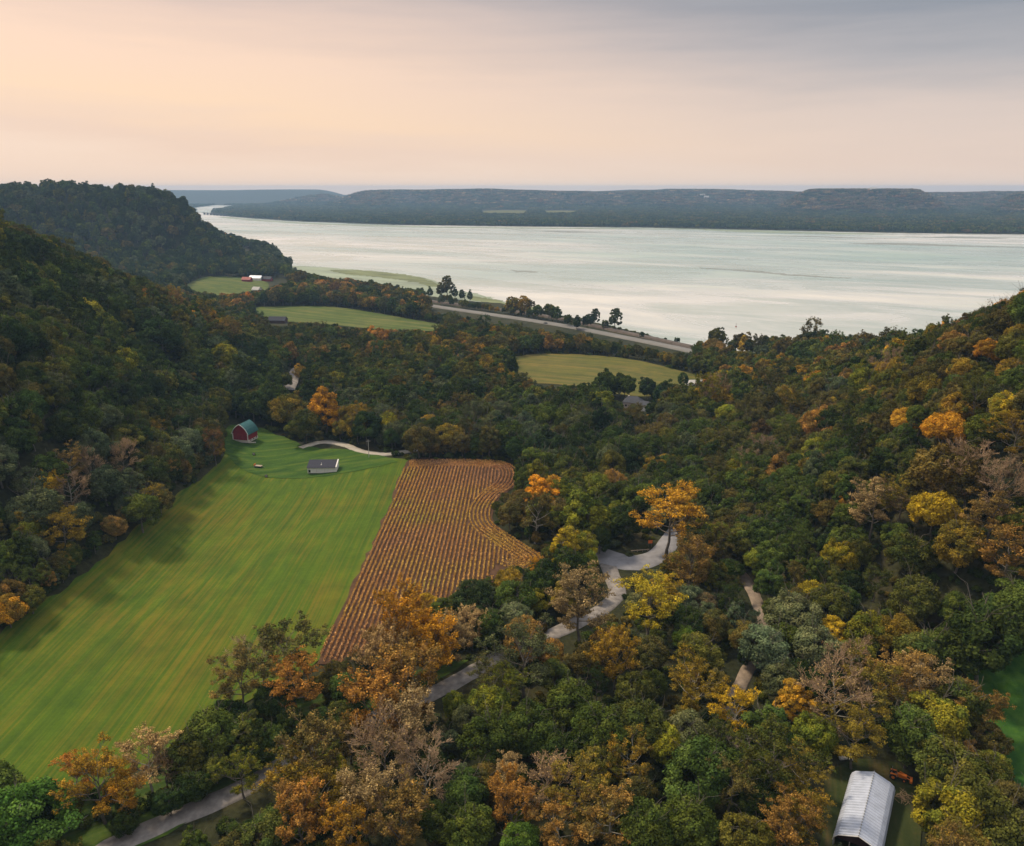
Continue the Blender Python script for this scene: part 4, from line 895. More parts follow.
# far shore forest: clumps of treetops
def grove_mesh(seed):
    rs_ = np.random.RandomState(seed); P = []; Nn = []; Lb = []
    for k in range(9):
        c = np.array([rs_.uniform(-16, 16), rs_.uniform(-16, 16), rs_.uniform(6, 10)]); r = rs_.uniform(4.5, 7); d = rdir(rs_, 46); d[:, 2] = np.abs(d[:, 2]) * 1.2 - .35
        P.append(c + d * r * np.array([1, 1, .95])); Nn.append(d); Lb.append(np.full(46, rs_.rand()))
    V, Fc, at = leaf_quads(rs_, np.concatenate(P), np.concatenate(Nn), 3.4, np.concatenate(Lb)); return mesh_np('grove%d' % seed, V, Fc, np.full(len(Fc) // 4, 4), [M['leaf']], None, at)
GL = [grove_mesh(s) for s in (1, 2, 3)]
recs = []
rs3 = np.random.RandomState(5)
for (d0, d1, sp) in ((2500, 3600, 26), (3600, 5200, 32), (5200, 7400, 40)):
    r_ = d0
    while r_ < d1:
        a_ = np.arange(-36, 36, math.degrees(sp / r_)); a_ = np.radians(a_ + rs3.uniform(-.3, .3, len(a_)) * math.degrees(sp / r_)); rr = r_ + rs3.uniform(-.4, .4, len(a_)) * sp
        x = rr * np.sin(a_); y = rr * np.cos(a_)
        k = ~(in_poly(x, y, LAKE) | (dist_poly(x, y, LAKE) < 14)) & (x > -.39 * y)
        # clearings on the flood plain
        pxx, pyy, _ = proj(x, y, 0 * x - 10); fl = in_poly(pxx, pyy, [(478,209.8),(532,209.8),(528,215.5),(480,215.5)]) | in_poly(pxx, pyy, [(541,210),(581,210),(577,215),(543,215)]) | ((pxx > 330) & (pxx < 700) & (wob(x, y, 330, 31) > 1.0) & (r_ > 4300))
        k &= ~fl
        x, y = x[k], y[k]; z = height(x, y)
        for i in range(len(x)):
            c_ = ['dark green', 'olive', 'deep blue green', 'olive brown', 'green', 'grey green', 'reddish brown'][rs3.choice(7, p=[.38, .15, .25, .07, .08, .06, .01])] if z[i] < 12 else ['dark green', 'grey brown', 'deep blue green', 'olive brown', 'grey green', 'tan', 'reddish brown'][rs3.choice(7, p=[.12, .30, .08, .15, .13, .04, .18])]
            a, b_ = tintpair(c_, rs3); s = rs3.uniform(.8, 1.25) * (sp / 28)
            recs.append((x[i], y[i], z[i] - 2, (s, s, rs3.uniform(.8, 1.25)), rs3.uniform(0, 6.28), rs3.randint(3), a, b_))
        r_ += sp * .9
print('groves', len(recs))
scatter_object('far_shore_forest', GL, recs, 'blue hazy forest across the lake up to the far ridge', 'forest')

HAZE = 8e-5
EXPO = 0.24
# ------------------------------------------------------------------ dry crop rows
def crop_rows():
    rs = np.random.RandomState(21); poly = catmull(FIELD_CROP, 5.0, True)
    a = ROWA; ca, sa = math.cos(a), math.sin(a)
    P = np.array(poly); U = P[:, 0] * ca + P[:, 1] * sa; Vv = -P[:, 0] * sa + P[:, 1] * ca
    # curved headland edge (right side of the field)
    edge = catmull(GP([(410,462),(450,461),(494,462),(512,466),(519,474),(515,486),(500,498),(492,512),(496,526),(520,542),(543,560),(520,574)]), 1.0)
    E_ = np.array(edge)
    pts = []; sp = 1.6; HEAD = 10.0
    for v in np.arange(Vv.min(), Vv.max(), sp):
        u = np.arange(U.min(), U.max(), .26); x = u * ca - v * sa; y = u * sa + v * ca
        k = in_poly(x, y, poly); 
        if not k.any(): continue
        x, y, u = x[k], y[k], u[k]; d = dist_poly(x, y, edge, False); k = (d > HEAD) & (dist_poly(x, y, poly) > .7)
        pts.append(np.column_stack([x[k], y[k]]) + rs.normal(0, .05, (k.sum(), 2)))
    T = np.gradient(E_, axis=0); T /= np.linalg.norm(T, axis=1)[:, None] + 1e-9; Nn = np.column_stack([T[:, 1], -T[:, 0]])
    for off in np.arange(1.0, HEAD, sp):
        Q = E_ + Nn * off; Q2 = []
        for i in range(len(Q) - 1):
            for t in (0, .26, .52, .78): Q2.append(Q[i] * (1 - t) + Q[i + 1] * t)
        Q = np.array(Q2); k = in_poly(Q[:, 0], Q[:, 1], poly) & (dist_poly(Q[:, 0], Q[:, 1], edge, False) > off - .35); pts.append(Q[k] + rs.normal(0, .05, (k.sum(), 2)))
    X = np.concatenate(pts); gap = wob(X[:, 0], X[:, 1], 9, 41); keep = rs.rand(len(X)) < np.clip(1.05 - .28 * np.maximum(0, gap - .6), .3, 1); X = X[keep]
    n = len(X); z = height(X[:, 0], X[:, 1]) + .3
    q = 4; base = np.repeat(np.column_stack([X, z]), q, 0); m = n * q
    base += np.column_stack([rs.normal(0, .12, m), rs.normal(0, .12, m), rs.uniform(.1, .95, m)])
    nn = rs.normal(0, 1, (m, 3)); nn[:, 2] = np.abs(nn[:, 2]) * .8
    V, Fc, at = leaf_quads(rs, base, nn, .33, np.zeros(m), 2.2)
    x0, y0 = base[:, 0], base[:, 1]
    g = .5 + .5 * np.clip(wob(x0, y0, 16, 43) * 1.0 + .35 * wob(x0, y0, 4, 44), -1, 1)          # where leaves are still yellow green
    at = np.column_stack([rs.rand(m), g, rs.rand(m)])
    mm, nt, N, L, b = mat('dry_crop_leaves'); av = N.new('ShaderNodeAttribute'); av.attribute_name = 'leaf'; sp_ = N.new('ShaderNodeSeparateXYZ'); L.new(av.outputs['Vector'], sp_.inputs[0])
    r = ramp(N, [(.10, (.56, .30, .14)), (.40, (.66, .35, .11)), (.70, (.66, .40, .09)), (1.0, (.54, .43, .08))]); L.new(sp_.outputs['Y'], r.inputs[0])
    mv = N.new('ShaderNodeMath'); mv.operation = 'MULTIPLY_ADD'; L.new(sp_.outputs['X'], mv.inputs[0]); mv.inputs[1].default_value = .6; mv.inputs[2].default_value = .62
    cc = N.new('ShaderNodeCombineXYZ'); [L.new(mv.outputs[0], cc.inputs[i]) for i in range(3)]
    L.new(mix(N, L, 1.0, r.outputs[0], cc.outputs[0], 'MULTIPLY'), b.inputs['Base Color']); b.inputs['Roughness'].default_value = .9; b.inputs['Specular IOR Level'].default_value = .1
    me = mesh_np('dry_crop', V, Fc, np.full(m, 4), [mm], None, at); o = link(bpy.data.objects.new('dry_crop', me))
    setp(o, 'dry orange brown crop standing in long curving rows', 'crop', kind='stuff'); print('crop quads', m)
crop_rows()

# ------------------------------------------------------------------ materials for buildings
def ribbed(name, col, freq, axis, rough=.45, metal=0.0, var=.12):
    m, nt, N, L, b = mat(name); tc = N.new('ShaderNodeTexCoord')
    n = noise(N, L, tc.outputs['Object'], .5, 5, .65); r = ramp(N, [(.3, tuple(c * (1 - var) for c in col)), (.7, tuple(c * (1 + var * .4) for c in col))]); L.new(n, r.inputs[0])
    L.new(r.outputs[0], b.inputs['Base Color']); b.inputs['Roughness'].default_value = rough; b.inputs['Metallic'].default_value = metal
    return m
M['white_metal'] = ribbed('white_roof_metal', (.43, .46, .55), 1, 0, .5, .1, .18)
M['teal_roof'] = ribbed('teal_roof_metal', (.02, .11, .11), 1, 0, .5, 0, .25)
M['red_boards'] = ribbed('red_barn_boards', (.25, .010, .020), 1, 0, .8, 0, .3)
M['white_paint'] = ribbed('white_paint', (.70, .66, .62), 1, 0, .7, 0, .15)
M['pale_block'] = ribbed('pale_block', (.55, .47, .42), 1, 0, .85, 0, .2)
M['dark_roof'] = ribbed('dark_panel_roof', (.012, .013, .03), 1, 0, .85, 0, .3)
M['grey_roof'] = ribbed('grey_shingle', (.045, .047, .06), 1, 0, .85, 0, .2)
M['pink_wall'] = ribbed('pink_grey_wall', (.50, .40, .38), 1, 0, .8, 0, .1)
M['glass'] = ribbed('dark_window', (.02, .025, .03), 1, 0, .15, 0, .1)
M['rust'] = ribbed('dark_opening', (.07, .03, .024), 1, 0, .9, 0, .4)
M['tractor_orange'] = ribbed('tractor_orange', (.75, .20, .03), 1, 0, .45, 0, .12)
M['rubber'] = ribbed('black_rubber', (.02, .02, .02), 1, 0, .85, 0, .2)
M['steel'] = ribbed('grey_steel', (.25, .25, .25), 1, 0, .5, .3, .2)
M['sign_orange'] = ribbed('sign_orange', (.85, .20, .04), 1, 0, .5, 0, .05)
M['wood'] = ribbed('weathered_wood', (.34, .27, .21), 1, 0, .9, 0, .25)
M['stone'] = ribbed('pale_stone', (.42, .40, .38), 1, 0, .9, 0, .2)
M['straw'] = ribbed('dry_straw', (.30, .16, .07), 1, 0, .95, 0, .3)
M['red_roof'] = ribbed('rust_red_roof', (.30, .05, .04), 1, 0, .7, 0, .2)

# ---- red barn with gothic roof
bx, by = G(241, 444); bz = hz(bx, by)
barn = empty('red_barn', (bx, by, bz + .3), R(-14), 'small red barn with arched teal roof and white trim at the wood edge', 'barn')
BW, BL = 8.8, 9.4
prof = [(-BW / 2, 4.6), (-BW / 2 * .93, 5.6), (-BW / 2 * .78, 6.8), (-BW / 2 * .55, 8.0), (-BW / 2 * .28, 9.0), (0, 9.7), (BW / 2 * .28, 9.0), (BW / 2 * .55, 8.0), (BW / 2 * .78, 6.8), (BW / 2 * .93, 5.6), (BW / 2, 4.6)]
b = MB(); b.prism([(-BW / 2 + .1, 1.3)] + [(p[0] * .975, p[1] - .12) for p in prof] + [(BW / 2 - .1, 1.3)], 0.1, BL - .1)
b.build('wall', M['red_boards'], barn)
b = MB(); b.prism([(-BW / 2 - .02, 0), (-BW / 2 - .02, 1.32), (BW / 2 + .02, 1.32), (BW / 2 + .02, 0)], 0, BL); b.build('foundation', M['pale_block'], barn)
b = MB(); pr = [(p[0] * 1.05, p[1] + .06) for p in prof]; pr[0] = (pr[0][0] - .25, pr[0][1] - .25); pr[-1] = (pr[-1][0] + .25, pr[-1][1] - .25)
for i in range(len(pr) - 1):
    p, q = pr[i], pr[i + 1]; b.poly([(p[0], -.35, p[1]), (q[0], -.35, q[1]), (q[0], BL + .35, q[1]), (p[0], BL + .35, p[1])]); b.poly([(p[0], -.35, p[1] - .14), (p[0], BL + .35, p[1] - .14), (q[0], BL + .35, q[1] - .14), (q[0], -.35, q[1] - .14)])
roof = b.build('roof', M['teal_roof'], barn)
b = MB()
for k in range(9):
    y = -.1 + k * (BL + .2) / 8
    for i in range(len(pr) - 1): b.tube((pr[i][0], y, pr[i][1] + .03), (pr[i + 1][0], y, pr[i + 1][1] + .03), .035, n=4)
b.build('roof_rib', M['teal_roof'], roof)
b = MB()
for i in range(len(pr) - 1): b.tube((pr[i][0], -.38, pr[i][1] - .05), (pr[i + 1][0], -.38, pr[i + 1][1] - .05), .17, n=6)
for sx in (-1, 1): b.box((sx * (BW / 2 - .1), -.02, 3.0), (.34, .3, 3.5))
b.build('white_trim', M['white_paint'], barn)
b = MB(); b.box((0, -.03, 2.9), (3.0, .14, 3.0)); b.box((0, -.12, 2.9), (.12, .1, 3.0)); dr = b.build('door', M['red_boards'], barn)
b = MB(); b.box((0, -.04, 7.2), (1.2, .16, 1.3)); b.build('hayloft_door', M['red_boards'], barn)
for yy in (2.4, 5.2, 8.0):
    b = MB(); b.box((BW / 2 + .05, yy, .95), (.08, .9, .55)); wn = b.build('window', M['glass'], barn)
b = MB(); b.box((BW / 2 + 1.6, 1, .1), (3.6, .35, .5), R(20)); b.box((-BW / 2 - 1.0, -.6, .2), (2.2, .35, .6), R(35)); b.build('ramp_wall', M['pale_block'], barn)
# ---- low white shed
sx_, sy_ = G(322, 470); sz = hz(sx_, sy_)
shed = empty('white_shed', (sx_, sy_, sz + .3), R(2), 'low white shed with dark panel roof and pale front on the yard grass', 'shed')
shed.scale = (1, 1, .82)
SW, SD = 13.6, 6.5
b = MB(); i0 = [(-SW / 2, 0, 0), (SW / 2, 0, 0), (SW / 2, SD, 0), (-SW / 2, SD, 0)]; tp = [(-SW / 2, 0, 3.4), (SW / 2, 0, 3.4), (SW / 2, SD, 5.3), (-SW / 2, SD, 5.3)]
b.poly(i0); b.poly(tp)
for k in range(4): b.poly([i0[k], i0[(k + 1) % 4], tp[(k + 1) % 4], tp[k]])
b.build('wall', M['white_paint'], shed)
b = MB(); b.poly([(-SW / 2 - .3, -.5, 3.4), (SW / 2 - .5, -.5, 3.4), (SW / 2 - .5, SD + .2, 5.5), (-SW / 2 - .3, SD + .2, 5.5)]); b.poly([(-SW / 2 - .3, -.5, 3.25), (-SW / 2 - .3, SD + .2, 5.35), (SW / 2 - .5, SD + .2, 5.35), (SW / 2 - .5, -.5, 3.25)])
b.poly([(-SW / 2 - .3, -.5, 3.25), (SW / 2 - .5, -.5, 3.25), (SW / 2 - .5, -.5, 3.4), (-SW / 2 - .3, -.5, 3.4)])
b.build('roof', M['dark_roof'], shed)
b = MB(); b.box((SW / 2 - .1, SD / 2, 4.5), (.5, SD + .6, .5), 0, R(16)); b.build('gable_board', M['white_paint'], shed)
b = MB(); b.box((-.6, 2.2, 4.2), (.5, .9, .25), 0, R(13.5)); b.tube((-.6, 2.8, 4.2), (-.6, 2.8, 5.1), .15); b.build('roof_vent', M['stone'], shed)
for k, xx in enumerate((-5.9,)):
    b = MB(); b.box((xx, -.04, 1.2), (1.0, .1, 1.6)); b.build('door', M['glass'], shed)
for xx in (-2.6, 1.2):
    b = MB(); b.box((xx, -.03, 1.35), (.12, .1, 2.1)); b.build('post', M['pale_block'], shed)
# ---- white ribbed metal shed at the bottom
ax_, ay_ = G(870, 797, 0); bx_, by_ = G(856, 855, 0); mz = hz(ax_, ay_)
yaw = math.atan2(ay_ - by_, ax_ - bx_) - PI / 2
ML = math.hypot(ax_ - bx_, ay_ - by_) + 2.0
ms = empty('metal_roofed_shed', (bx_, by_, mz + .2), yaw, 'long white ribbed metal shed with open dark gable in the clearing', 'shed')
MW = 9.2; mp_ = [(-MW / 2, 2.4), (-MW / 2 + .25, 3.2), (-MW / 2 + .9, 3.9), (-.6, 5.05), (0, 5.3), (.6, 5.05), (MW / 2 - 1.2, 3.95), (MW / 2 - .35, 3.25), (MW / 2, 2.4)]
# corrugated roof skin: real ridges across the length
b = MB(); NR = 25; ys = np.linspace(-.5, ML + .4, NR * 4 + 1); 
vv = []; ff = []
for j, y in enumerate(ys):
    lift = (0, .24, .24, 0)[j % 4]
    for p in mp_: vv.append((p[0] * (1 + lift * .02), y, p[1] + lift))
n_ = len(mp_)
for j in range(len(ys) - 1):
    for k in range(n_ - 1): ff.append((j * n_ + k, j * n_ + k + 1, (j + 1) * n_ + k + 1, (j + 1) * n_ + k))
b.v = vv; b.f = ff; mroof = b.build('roof', M['white_metal'], ms)
so_ = mroof.modifiers.new('thick', 'SOLIDIFY'); so_.thickness = .06; so_.offset = -1
b = MB(); b.tube((0, -.5, 5.42), (0, ML + .4, 5.42), .11, n=6); b.build('ridge_cap', M['steel'], mroof)
b = MB()
for sx in (-1, 1): b.box((sx * (MW / 2 - .12), ML / 2, 1.25), (.12, ML, 2.5))
b.build('side_wall', M['white_metal'], ms)
b = MB(); b.prism([(-MW / 2 + .2, 0), (-MW / 2 + .2, 2.5), (-MW / 2 + 1, 3.7), (0, 5.0), (MW / 2 - 1, 3.7), (MW / 2 - .2, 2.5), (MW / 2 - .2, 0)], ML - .1, ML + .1); b.build('rear_wall', M['white_metal'], ms)
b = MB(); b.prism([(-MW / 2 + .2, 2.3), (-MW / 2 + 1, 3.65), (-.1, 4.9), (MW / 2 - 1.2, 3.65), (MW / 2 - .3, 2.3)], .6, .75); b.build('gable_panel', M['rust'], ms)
for xx in (-MW / 2 + .25, -1.5, 1.5, MW / 2 - .25):
    b = MB(); b.box((xx, .25, 1.3), (.2, .2, 2.6)); b.build('post', M['wood'], ms)
b = MB()
for i in range(len(mp_) - 1): b.tube((mp_[i][0], -.52, mp_[i][1]), (mp_[i + 1][0], -.52, mp_[i + 1][1]), .1, n=5)
b.build('edge_trim', M['white_paint'], ms)
# ---- orange tractor
tx, ty = G(897, 775); tr = empty('orange_tractor', (tx, ty, hz(tx, ty) + .25), R(-28), 'small orange tractor parked on grass behind the metal roofed shed', 'tractor')
b = MB(); b.box((1.0, 0, 1.15), (1.9, .75, .75)); b.box((1.55, 0, 1.0), (.9, .65, .5)); b.build('hood', M['tractor_orange'], tr)
b = MB(); b.box((-.5, 0, .95), (1.5, .8, .5)); b.box((1.2, 0, .62), (1.4, .35, .3)); b.build('body', M['steel'], tr)
for s_ in (-1, 1):
    b = MB(); b.box((-.75, s_ * .75, 1.5), (1.3, .42, .12)); b.box((-.1, s_ * .75, 1.3), (.1, .42, .45), 0, 0, R(-20)); b.build('fender', M['tractor_orange'], tr)
    b = MB(); b.tube((-.75, s_ * .58, .75), (-.75, s_ * 1.0, .75), .75, n=18); wv_ = b.build('rear_wheel', M['rubber'], tr); b = MB(); b.tube((-.75, s_ * .99, .75), (-.75, s_ * 1.04, .75), .36, n=12); b.build('rim', M['tractor_orange'], wv_)
    b = MB(); b.tube((1.55, s_ * .5, .42), (1.55, s_ * .78, .42), .42, n=16); wv_ = b.build('front_wheel', M['rubber'], tr); b = MB(); b.tube((1.55, s_ * .77, .42), (1.55, s_ * .81, .42), .2, n=10); b.build('rim', M['tractor_orange'], wv_)
    b = MB(); b.box((1.6, s_ * .5, 1.35), (2.4, .12, .16), 0, 0, R(18)); b.build('loader_arm', M['tractor_orange'], tr)
b = MB(); b.box((-.7, 0, 1.45), (.5, .5, .12)); b.box((-.95, 0, 1.7), (.1, .5, .5)); b.build('seat', M['rubber'], tr)
b = MB(); b.tube((-.15, 0, 1.4), (-.3, 0, 1.85), .03, n=6); b.tube((-.3, 0, 1.85), (-.32, 0, 1.88), .2, n=12); b.build('steering_wheel', M['rubber'], tr)
b = MB(); b.box((-1.1, .45, 1.9), (.08, .08, 1.4)); b.box((-1.1, -.45, 1.9), (.08, .08, 1.4)); b.box((-1.1, 0, 2.6), (.08, .98, .08)); b.build('roll_bar', M['steel'], tr)
b = MB(); b.box((2.95, 0, .65), (.5, 1.7, .6)); b.build('bucket', M['tractor_orange'], tr)
# ---- small piles in the clearing
def rock_pile(name, px, py, n, m_, label, cat, seed, spread=1.6, size=.5):
    rs_ = random.Random(seed); x, y = G(px, py); root = empty(name, (x, y, hz(x, y) + .2), 0, label, cat)
    for k in range(n):
        bm = bmesh.new(); bmesh.ops.create_icosphere(bm, subdivisions=2, radius=size * rs_.uniform(.6, 1.2))
        sx, sy, sz_ = rs_.uniform(.7, 1.4), rs_.uniform(.7, 1.2), rs_.uniform(.45, .8)
        for v in bm.verts: v.co = Vector((v.co.x * sx, v.co.y * sy, v.co.z * sz_)) * (1 + rs_.uniform(-.12, .12))
        me = bpy.data.meshes.new('stone'); bm.to_mesh(me); bm.free(); me.materials.append(m_); o = link(bpy.data.objects.new('stone', me), root); o.location = (rs_.uniform(-spread, spread), rs_.uniform(-.6, .6), size * .3)
rock_pile('stone_pile', 845, 757, 6, M['stone'], 'few pale stones heaped at the back of the shed clearing', 'stones', 3)
def brush_pile(px, py, label, seed, n=46, L_=2.2, m_=None):
    rs_ = random.Random(seed); x, y = G(px, py); b = MB()
    for k in range(n):
        a = rs_.uniform(0, PI); cx, cy = rs_.gauss(0, .9), rs_.gauss(0, .7); l = L_ * rs_.uniform(.4, 1); z0 = rs_.uniform(.1, .7); e = rs_.uniform(-.25, .35)
        b.tube((cx - math.cos(a) * l / 2, cy - math.sin(a) * l / 2, z0), (cx + math.cos(a) * l / 2, cy + math.sin(a) * l / 2, z0 + e), rs_.uniform(.03, .08), .02, 5)
    o = b.build('brush_pile', m_ or M['twig']); o.location = (x, y, hz(x, y) + .2); setp(o, label, 'brush pile')
brush_pile(904, 796, 'tangled brown brush pile in front of the orange tractor', 5)
# ---- fallen birch
x, y = G(77, 828); b = MB(); b.tube((-2.4, -1.8, .5), (0, 0, .75), .16, .13, 8); b.tube((0, 0, .75), (1.8, 1.7, 1.5), .13, .06, 8); b.tube((.3, .2, .8), (1.9, .6, 1.2), .07, .03, 6); b.tube((-.8, -.5, .7), (.2, -1.2, 1.1), .06, .02, 6)
o = b.build('fallen_log', M['white_bark'], None, True); o.location = (x, y, hz(x, y) + .5); setp(o, 'fallen white birch log beside the bright green round tree', 'log')
# ---- road sign and guard rail at the junction
x, y = G(650, 547.5); sg = empty('road_sign', (x, y, hz(x, y) + .2), R(8), 'orange rectangular road sign on a post behind the road junction', 'road sign')
b = MB(); b.box((0, -.06, 2.1), (1.6, .06, 1.2)); b.build('panel', M['sign_orange'], sg)
for s_ in (-.5, .5): b = MB(); b.box((s_, 0, 1.1), (.08, .08, 2.2)); b.build('post', M['steel'], sg)
x, y = G(640, 552); gr = empty('guard_rail', (x, y, hz(x, y) + .3), R(10), 'short weathered wooden rail at the edge of the side road', 'guard rail')
b = MB(); b.box((0, 0, .62), (7, .12, .3)); b.build('rail', M['wood'], gr)
for k in range(4): b = MB(); b.box((-3 + 2 * k, .12, .35), (.18, .14, .9)); b.build('post', M['wood'], gr)
# ---- utility poles
def pole(px, py, h, label):
    x, y = G(px, py); o = empty('utility_pole', (x, y, hz(x, y)), R(15), label, 'utility pole', 'pale poles of the valley')
    b = MB(); b.tube((0, 0, 0), (0, 0, h), .17, .12, 8); b.build('pole', M['stone'], o)
    b = MB(); b.box((0, 0, h - .8), (2.2, .12, .14)); cr_ = b.build('cross_arm', M['stone'], o)
    b = MB()
    for q in (-.9, .0, .9): b.tube((q, 0, h - .72), (q, 0, h - .45), .06, n=6)
    b.build('insulator', M['glass'], cr_)
pole(369, 458, 9.5, 'pale utility pole at the end of the gravel drive')
pole(603, 408, 10, 'thin white pole beside the grey roofed farmhouse')
# ---- houses
def hip_house(name, loc, rz, L_, D, h, rh, wallm, roofm, label, cat, wings=(), win=True):
    o = empty(name, loc, rz, label, cat)
    def wing(cx, cy, L_, D, h, rh):
        b = MB(); b.box((cx, cy, h / 2), (L_, D, h)); b.build('wall', wallm, o)
        e = .5; a = (cx - L_ / 2 - e, cy - D / 2 - e, h); bb = (cx + L_ / 2 + e, cy - D / 2 - e, h); c = (cx + L_ / 2 + e, cy + D / 2 + e, h); d = (cx - L_ / 2 - e, cy + D / 2 + e, h)
        r1 = (cx - L_ / 2 + D * .35, cy, h + rh); r2 = (cx + L_ / 2 - D * .35, cy, h + rh)
        b = MB(); b.poly([a, bb, r2, r1]); b.poly([c, d, r1, r2]); b.poly([bb, c, r2]); b.poly([d, a, r1]); b.poly([a, d, c, bb]); b.build('roof', roofm, o)
        if win:
            k = max(2, int(L_ / 3))
            for q in range(k):
                b = MB(); b.box((cx - L_ / 2 + (q + .5) * L_ / k, cy - D / 2 - .03, h * .55), (1.1, .08, 1.2)); w_ = b.build('window', M['glass'], o)
    wing(0, 0, L_, D, h, rh)
    for w_ in wings: wing(*w_)
    return o
x, y = G(633, 405); z0 = hz(x, y)
fh = hip_house('farmhouse', (x, y, z0 + .1), R(-18), 11, 8, 4.4, 3.2, M['pink_wall'], M['grey_roof'], 'grey hip roofed farmhouse with pinkish walls among the valley trees', 'house', [(7.5, -3.0, 8.5, 7, 3.8, 2.2)])
b = MB(); b.box((-3, 1, 6.6), (.9, .9, 2.0)); b.build('chimney', M['pale_block'], fh)
b = MB(); b.box((7.5, -6.58, 1.3), (3.0, .1, 2.4)); b.build('garage_door', M['white_paint'], fh)
x, y = G(697, 380, -3); hip_house('bungalow', (x, y, hz(x, y) + .1), R(5), 15, 8, 2.8, 1.8, M['white_paint'], M['stone'], 'low pale roofed bungalow beside the golden trees at the hay field corner', 'house')
def gable(name, loc, rz, L_, D, h, rh, wm, rm, label, cat, group=None):
    o = empty(name, loc, rz, label, cat, group)
    b = MB(); b.prism([(-D / 2, 0), (-D / 2, h), (0, h + rh), (D / 2, h), (D / 2, 0)], -L_ / 2, L_ / 2); b.build('wall', wm, o)
    b = MB()
    for s_ in (-1, 1):
        q = [(s_ * (D / 2 + .6), h - .3), (0, h + rh + .25)]
        b.poly([(q[0][0], -L_ / 2 - .6, q[0][1]), (q[1][0], -L_ / 2 - .6, q[1][1]), (q[1][0], L_ / 2 + .6, q[1][1]), (q[0][0], L_ / 2 + .6, q[0][1])])
    r_ = b.build('roof', rm, o); md = r_.modifiers.new('thick', 'SOLIDIFY'); md.thickness = .2
    b = MB(); b.box((D / 2 + .02, 0, h * .45), (.08, 2.4, h * .8)); b.build('door', M['glass'], o)
    return o
for (px, py, zz, rz, L_, D, h, rh, wm, rm, nm, lab) in (
    (247, 279, 2, 80, 13, 8, 3.5, 3, 'red_boards', 'red_roof', 'farm_barn', 'small rust red barn at the foot of the far bluff'),
    (256, 277, 2, 78, 18, 9, 4, 3, 'white_paint', 'white_metal', 'farm_barn', 'long white barn between the two red barns under the far bluff'),
    (267, 277, 2, 80, 14, 8, 3.5, 3, 'red_boards', 'grey_roof', 'farm_barn', 'red walled barn with a grey roof nearest the orange bluff trees'),
    (257, 290, 0, 70, 10, 8, 3, 3.0, 'white_paint', 'stone', 'cottage', 'white cottage among trees below the far bluff barns'),
    (278, 322, -2, 85, 17, 9, 3.2, 3.0, 'rust', 'dark_roof', 'black_shed', 'black roofed shed at the edge of the pale pasture')):
    x, y = G(px, py, zz); gable(nm, (x, y, hz(x, y) + .1), R(rz), L_, D, h, rh, M[wm], M[rm], lab, 'shed' if nm == 'black_shed' else ('house' if nm == 'cottage' else 'barn'))
# far houses on the ridge across the lake
for (px, py, zz, lab) in ((694, 190.6, 101, 'tiny white house on the skyline of the far ridge'), (706, 198.5, 60, 'white house part way up the wooded far ridge'), (702, 196.5, 72, 'highest of the white houses on the face of the far ridge'), (871, 201.5, 60, 'single white house on the face of the dark far spur')):
    X, Y, Z = ray(px, py); t = 4500.0
    for _ in range(900):
        if CAMH + Z * t <= hz(X * t, Y * t) + 2 or t > 8500: break
        t += 5
    x, y = X * t, Y * t; gable('far_house', (x - 0 * X, y - 8, hz(x, y) + 6), R(80), 34, 16, 9, 6, M['white_paint'], M['stone'], lab, 'house', 'white houses across the lake')
# ---- long bridge far up the river
p0 = np.array(G(203, 214.4, WATER)); p1 = np.array(G(226, 216.2, WATER)); d = p1 - p0; Lb_ = float(np.linalg.norm(d)); br = empty('river_bridge', (p0[0], p0[1], WATER), math.atan2(d[1], d[0]), 'low bridge on piers far up the narrow river', 'bridge')
b = MB(); b.box((Lb_ / 2, 0, 9), (Lb_, 9, 2.2)); b.build('deck', M['grey_roof'], br)
for k in range(7): b = MB(); b.box((Lb_ * (k + .5) / 7, 0, 2.5), (7, 9, 17)); b.build('pier', M['grey_roof'], br)
# ---- vehicles on the highway
def car(px, py, m_, label, big=False):
    x, y = G(px, py, -7); a = math.atan2(HWY[3][1] - HWY[4][1], HWY[3][0] - HWY[4][0]); o = empty('semi_truck' if big else 'car', (x, y, hz(x, y) + 1.35), a, label, 'truck' if big else 'car')
    if big:
        b = MB(); b.box((-2, 0, 2.5), (13.6, 2.6, 2.8)); b.build('trailer', M['white_paint'], o); b = MB(); b.box((6.6, 0, 1.9), (2.6, 2.5, 2.8)); b.box((8.2, 0, 1.2), (1.2, 2.2, 1.3)); b.build('cab', m_, o)
        for xx in (-7.6, -6.3, 4.6, 7.8):
            for s_ in (-1, 1): b = MB(); b.tube((xx, s_ * .95, .5), (xx, s_ * 1.3, .5), .5, n=12); b.build('wheel', M['rubber'], o)
        b = MB(); b.box((-1, 0, 1.0), (14, .9, .3)); b.build('chassis', M['steel'], o)
    else:
        b = MB(); b.prism([(-2.2, .35), (-2.25, .9), (-1.9, 1.0), (-1.3, 1.5), (.5, 1.5), (1.2, 1.0), (2.1, .85), (2.2, .35)], -.88, .88); b.build('body', m_, o)
        b = MB(); b.prism([(-1.75, 1.02), (-1.25, 1.42), (.45, 1.42), (1.0, 1.02)], -.9, .9); b.build('window_band', M['glass'], o)
        for xx in (-1.35, 1.35):
            for s_ in (-1, 1): b = MB(); b.tube((xx, s_ * .7, .34), (xx, s_ * .92, .34), .34, n=12); b.build('wheel', M['rubber'], o)
car(545.5, 324.6, M['rubber'], 'dark car on the pale highway by the lake')
